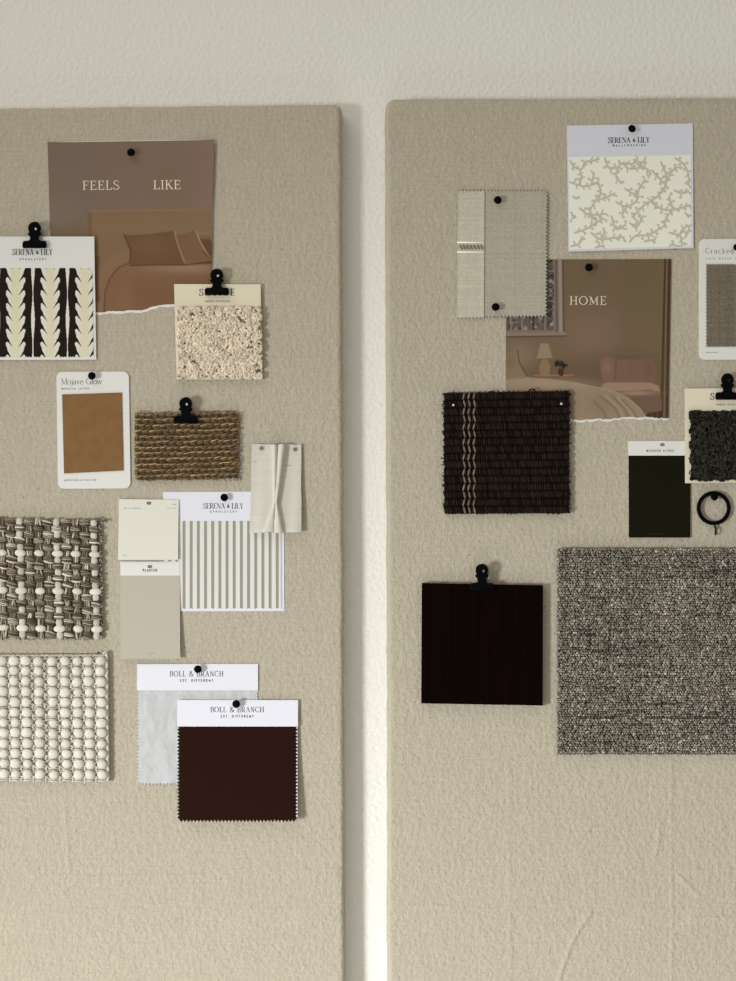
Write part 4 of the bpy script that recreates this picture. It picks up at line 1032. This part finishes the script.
# ---- black boucle card
t = thing('boucle_swatch_card', 'cream card with blackish green boucle cloth under a clip at the right edge', 'fabric swatch', 727, 435, 3)
sheet('backing_card', [(684.6, 388.4), (771, 388), (772, 482.4), (685, 483.2)], M_paper_cream, t, 2, 10, lambda u, v: 3.4 - 1.8 * v, .5)
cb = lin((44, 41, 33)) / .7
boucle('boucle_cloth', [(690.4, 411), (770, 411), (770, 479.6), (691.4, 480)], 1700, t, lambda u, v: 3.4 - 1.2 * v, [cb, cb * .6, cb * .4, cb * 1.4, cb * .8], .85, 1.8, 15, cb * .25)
hc = lambda X, Y: 3.95 - 1.8 * (Y - 388) / 95
lettering('SHOPPE', 728, 399.6, 6.6, 35, M_ink, t, hc, .15, .06)
lettering('AMBER INTERIORS', 728.5, 405.4, 1.6, 25, M_ink_grey, t, hc, .22, .2, False)
clip(727.4, 392.6, 'black hinge clip at the right edge, holding the dark boucle card', 4.0, grip=.6)

# ---- curtain ring
t = thing('curtain_ring', 'black metal curtain ring with an eyelet, hanging beside the green paint chip', 'curtain ring', 714.5, 496, 1)
b = Bag(); a = np.linspace(0, 2 * math.pi, 65)
n = 64; m = 12; V = []; F = []
for i in range(n):
    for j in range(m):
        A = 2 * math.pi * i / n; B_ = 2 * math.pi * j / m; rr = 15.1 + 2.0 * math.cos(B_)
        V.append((713.7 + rr * math.cos(A), 508.1 + rr * math.sin(A), 3.4 + 2.0 * math.sin(B_)))
        F.append((i * m + j, ((i + 1) % n) * m + j, ((i + 1) % n) * m + (j + 1) % m, i * m + (j + 1) % m))
V = np.array(V); mesh('ring', P(V[:, 0], V[:, 1], V[:, 2]), F, M_black, t, smooth=True)
b = Bag(); M_bronze = fabric('worn bronze', (.03, .024, .014), rough=.4, metallic=.6)
th = np.linspace(0, 2 * math.pi, 20)
b.tube([(714.7, 523.6, 3.4), (715.2, 528, 3.4)], 1.0, sides=8)
b.tube(np.stack([715.6 + .35 * np.sin(th) * 1.0 + .2 * np.cos(th), 531.4 - 3.4 * np.cos(th), 3.4 + 2.0 * np.sin(th)], 1), .75, sides=8)
b.build('eyelet', M_bronze, t)
push_pin(714.3, 496.8, 'black push pin inside the top of the black curtain ring', .2, 3.9, (1.0, -1.6), height=5.6)

# ---- dark wood sample
M_wood, nt, bs = new_mat('dark stained wood')
N = nt.nodes; L = nt.links; tc = N.new('ShaderNodeTexCoord'); mp = N.new('ShaderNodeMapping'); mp.inputs['Scale'].default_value = (260, 60, 9)
nz = N.new('ShaderNodeTexNoise'); nz.inputs['Scale'].default_value = 1.0; nz.inputs['Detail'].default_value = 5; cr = N.new('ShaderNodeValToRGB')
cr.color_ramp.elements[0].position = .3; cr.color_ramp.elements[0].color = (.0028, .0009, .0006, 1); cr.color_ramp.elements[1].position = .75; cr.color_ramp.elements[1].color = (.0062, .0022, .0014, 1)
L.new(tc.outputs['Object'], mp.inputs[0]); L.new(mp.outputs[0], nz.inputs['Vector']); L.new(nz.outputs['Fac'], cr.inputs[0]); L.new(cr.outputs[0], bs.inputs['Base Color'])
setin(bs, 'Roughness', .6); setin(bs, 'Specular IOR Level', .02)
o = slab('wood_sample', [(421.8, 583), (543.0, 585.2), (542.8, 705.6), (421.2, 703.4)], M_wood, None, 1.6, 8.2, .5, origin=P(482, 644, 1.6))
o['label'] = 'square of near black stained wood hung from a clip'; o['category'] = 'wood sample'
clip(481.9, 583.2, 'black hinge clip holding the square of near black wood', 8.4, grip=6.8)

# ---- big grey loop rug
t = thing('loop_rug_sample', 'large heathered grey loop pile rug sample at the right edge', 'rug sample', 650, 652, 2)
R = np.random.RandomState(44)
xs = np.arange(558.4, 790, 2.55); ys = np.arange(549.6, 753.6, 2.3)
X, Y = np.meshgrid(xs, ys); jit = lambda s: R.uniform(-s, s, X.shape)
base = lin((132, 125, 113)) / .82
k = R.lognormal(0, .3, X.shape)
k *= (1 + .16 * smoothnoise(X.shape[1], 50, 51)[None]) * (1 + .14 * smoothnoise(X.shape[0], 45, 52)[:, None])
for _ in range(90):                                        # short dark runs of yarn along the weave
    i, j, n = R.randint(X.shape[0]), R.randint(X.shape[1]), R.randint(4, 14)
    if R.rand() < .7: k[i, j:j + n] *= R.uniform(.5, .8)
    else: k[i:i + n, j] *= R.uniform(.5, .8)
iy = np.abs(ys - 718.5).argmin(); k[iy, 8:22] *= .4; k[iy, 34:62] *= .45
col = np.clip(k, .12, 2.6)[..., None] * base * (1 + .025 * R.randn(*X.shape, 1) * np.array([1, 0, -1]))
col = np.clip(col, .005, .9)
b = Bag()
nubs(b, X + jit(.6) + (np.arange(len(ys)) % 2)[:, None] * 1.1, (Y + jit(.5)).ravel(), (5.2 + jit(.7)).ravel(), (1.5 + jit(.3)).ravel(), (1.25 + jit(.25)).ravel(), 1.9, jit(.8).ravel(), col.reshape(-1, 3), 5, 7)
for i in range(420):
    u = R.rand(); sd = i % 3
    p = {0: (557.8, 550 + 203 * u), 1: (558 + 230 * u, 549), 2: (558 + 230 * u, 754)}[sd]; a = {0: 3.14, 1: -1.57, 2: 1.57}[sd] + R.uniform(-1, 1); L_ = R.uniform(.6, 2.0)
    b.tube([(p[0] - math.cos(a) * 1.5, p[1] - math.sin(a) * 1.5, 4.2), (p[0] + L_ * math.cos(a) * .6, p[1] + L_ * math.sin(a) * .6, R.uniform(2, 5))], .6, base * R.uniform(.35, 1.2), 5)
b.build('loop_pile', M_yarn, t)
sheet('woven_backing', [(557.6, 549.4), (790, 550), (790, 754.2), (557.8, 753.6)], M_yarn, t, 2, 2, .8, 3.4, None, lin((70, 62, 52)))

# ================================================================== light and camera
def area(name, loc, target, sx, sy, power, color):
    l = bpy.data.lights.new(name, 'AREA'); l.shape = 'RECTANGLE'; l.size = sx; l.size_y = sy; l.energy = power; l.color = color
    o = bpy.data.objects.new(name, l); C.objects.link(o); o.location = loc
    from mathutils import Vector
    o.rotation_euler = (Vector(target) - Vector(loc)).to_track_quat('-Z', 'Y').to_euler()
    return o
WCOL = (1.0, .95, .85); WSTR = .30
k = area('window_light', (-2.5, -2.4, -.6), (.2, 0, -.98), .5, .7, 13.2, (.95, .98, 1.0)); k.data.spread = math.radians(54)
area('low_fill_light', (-.1, -.8, -1.5), (0.1, 0, -.4), 1.6, .8, 5.2, (.94, .97, 1.0))  # added low fill lamp, brightens the lower boards in place of floor bounce
area('high_fill_light', (-1.0, -1.0, 1.6), (-.3, 0, .3), 1.6, 1.0, 10, (1.0, .965, .89))  # added fill lamp to lift the wall top, in place of ceiling bounce
w = bpy.data.worlds.new('room'); bpy.context.scene.world = w; w.use_nodes = True
w.node_tree.nodes['Background'].inputs['Color'].default_value = (*WCOL, 1); w.node_tree.nodes['Background'].inputs['Strength'].default_value = WSTR

cam = bpy.data.cameras.new('camera'); co = bpy.data.objects.new('camera', cam); C.objects.link(co)
co.location = (0, -D, 0); co.rotation_euler = (math.pi / 2, 0, 0)
cam.sensor_fit = 'VERTICAL'; cam.sensor_height = 36.0; cam.lens = 36.0 * D / .981; cam.clip_start = .01
bpy.context.scene.camera = co
sc = bpy.context.scene
sc.view_settings.view_transform = 'Standard'; sc.view_settings.look = 'None'; sc.view_settings.exposure = 0.0; sc.view_settings.gamma = 1.0
sc.view_settings.use_curve_mapping = False
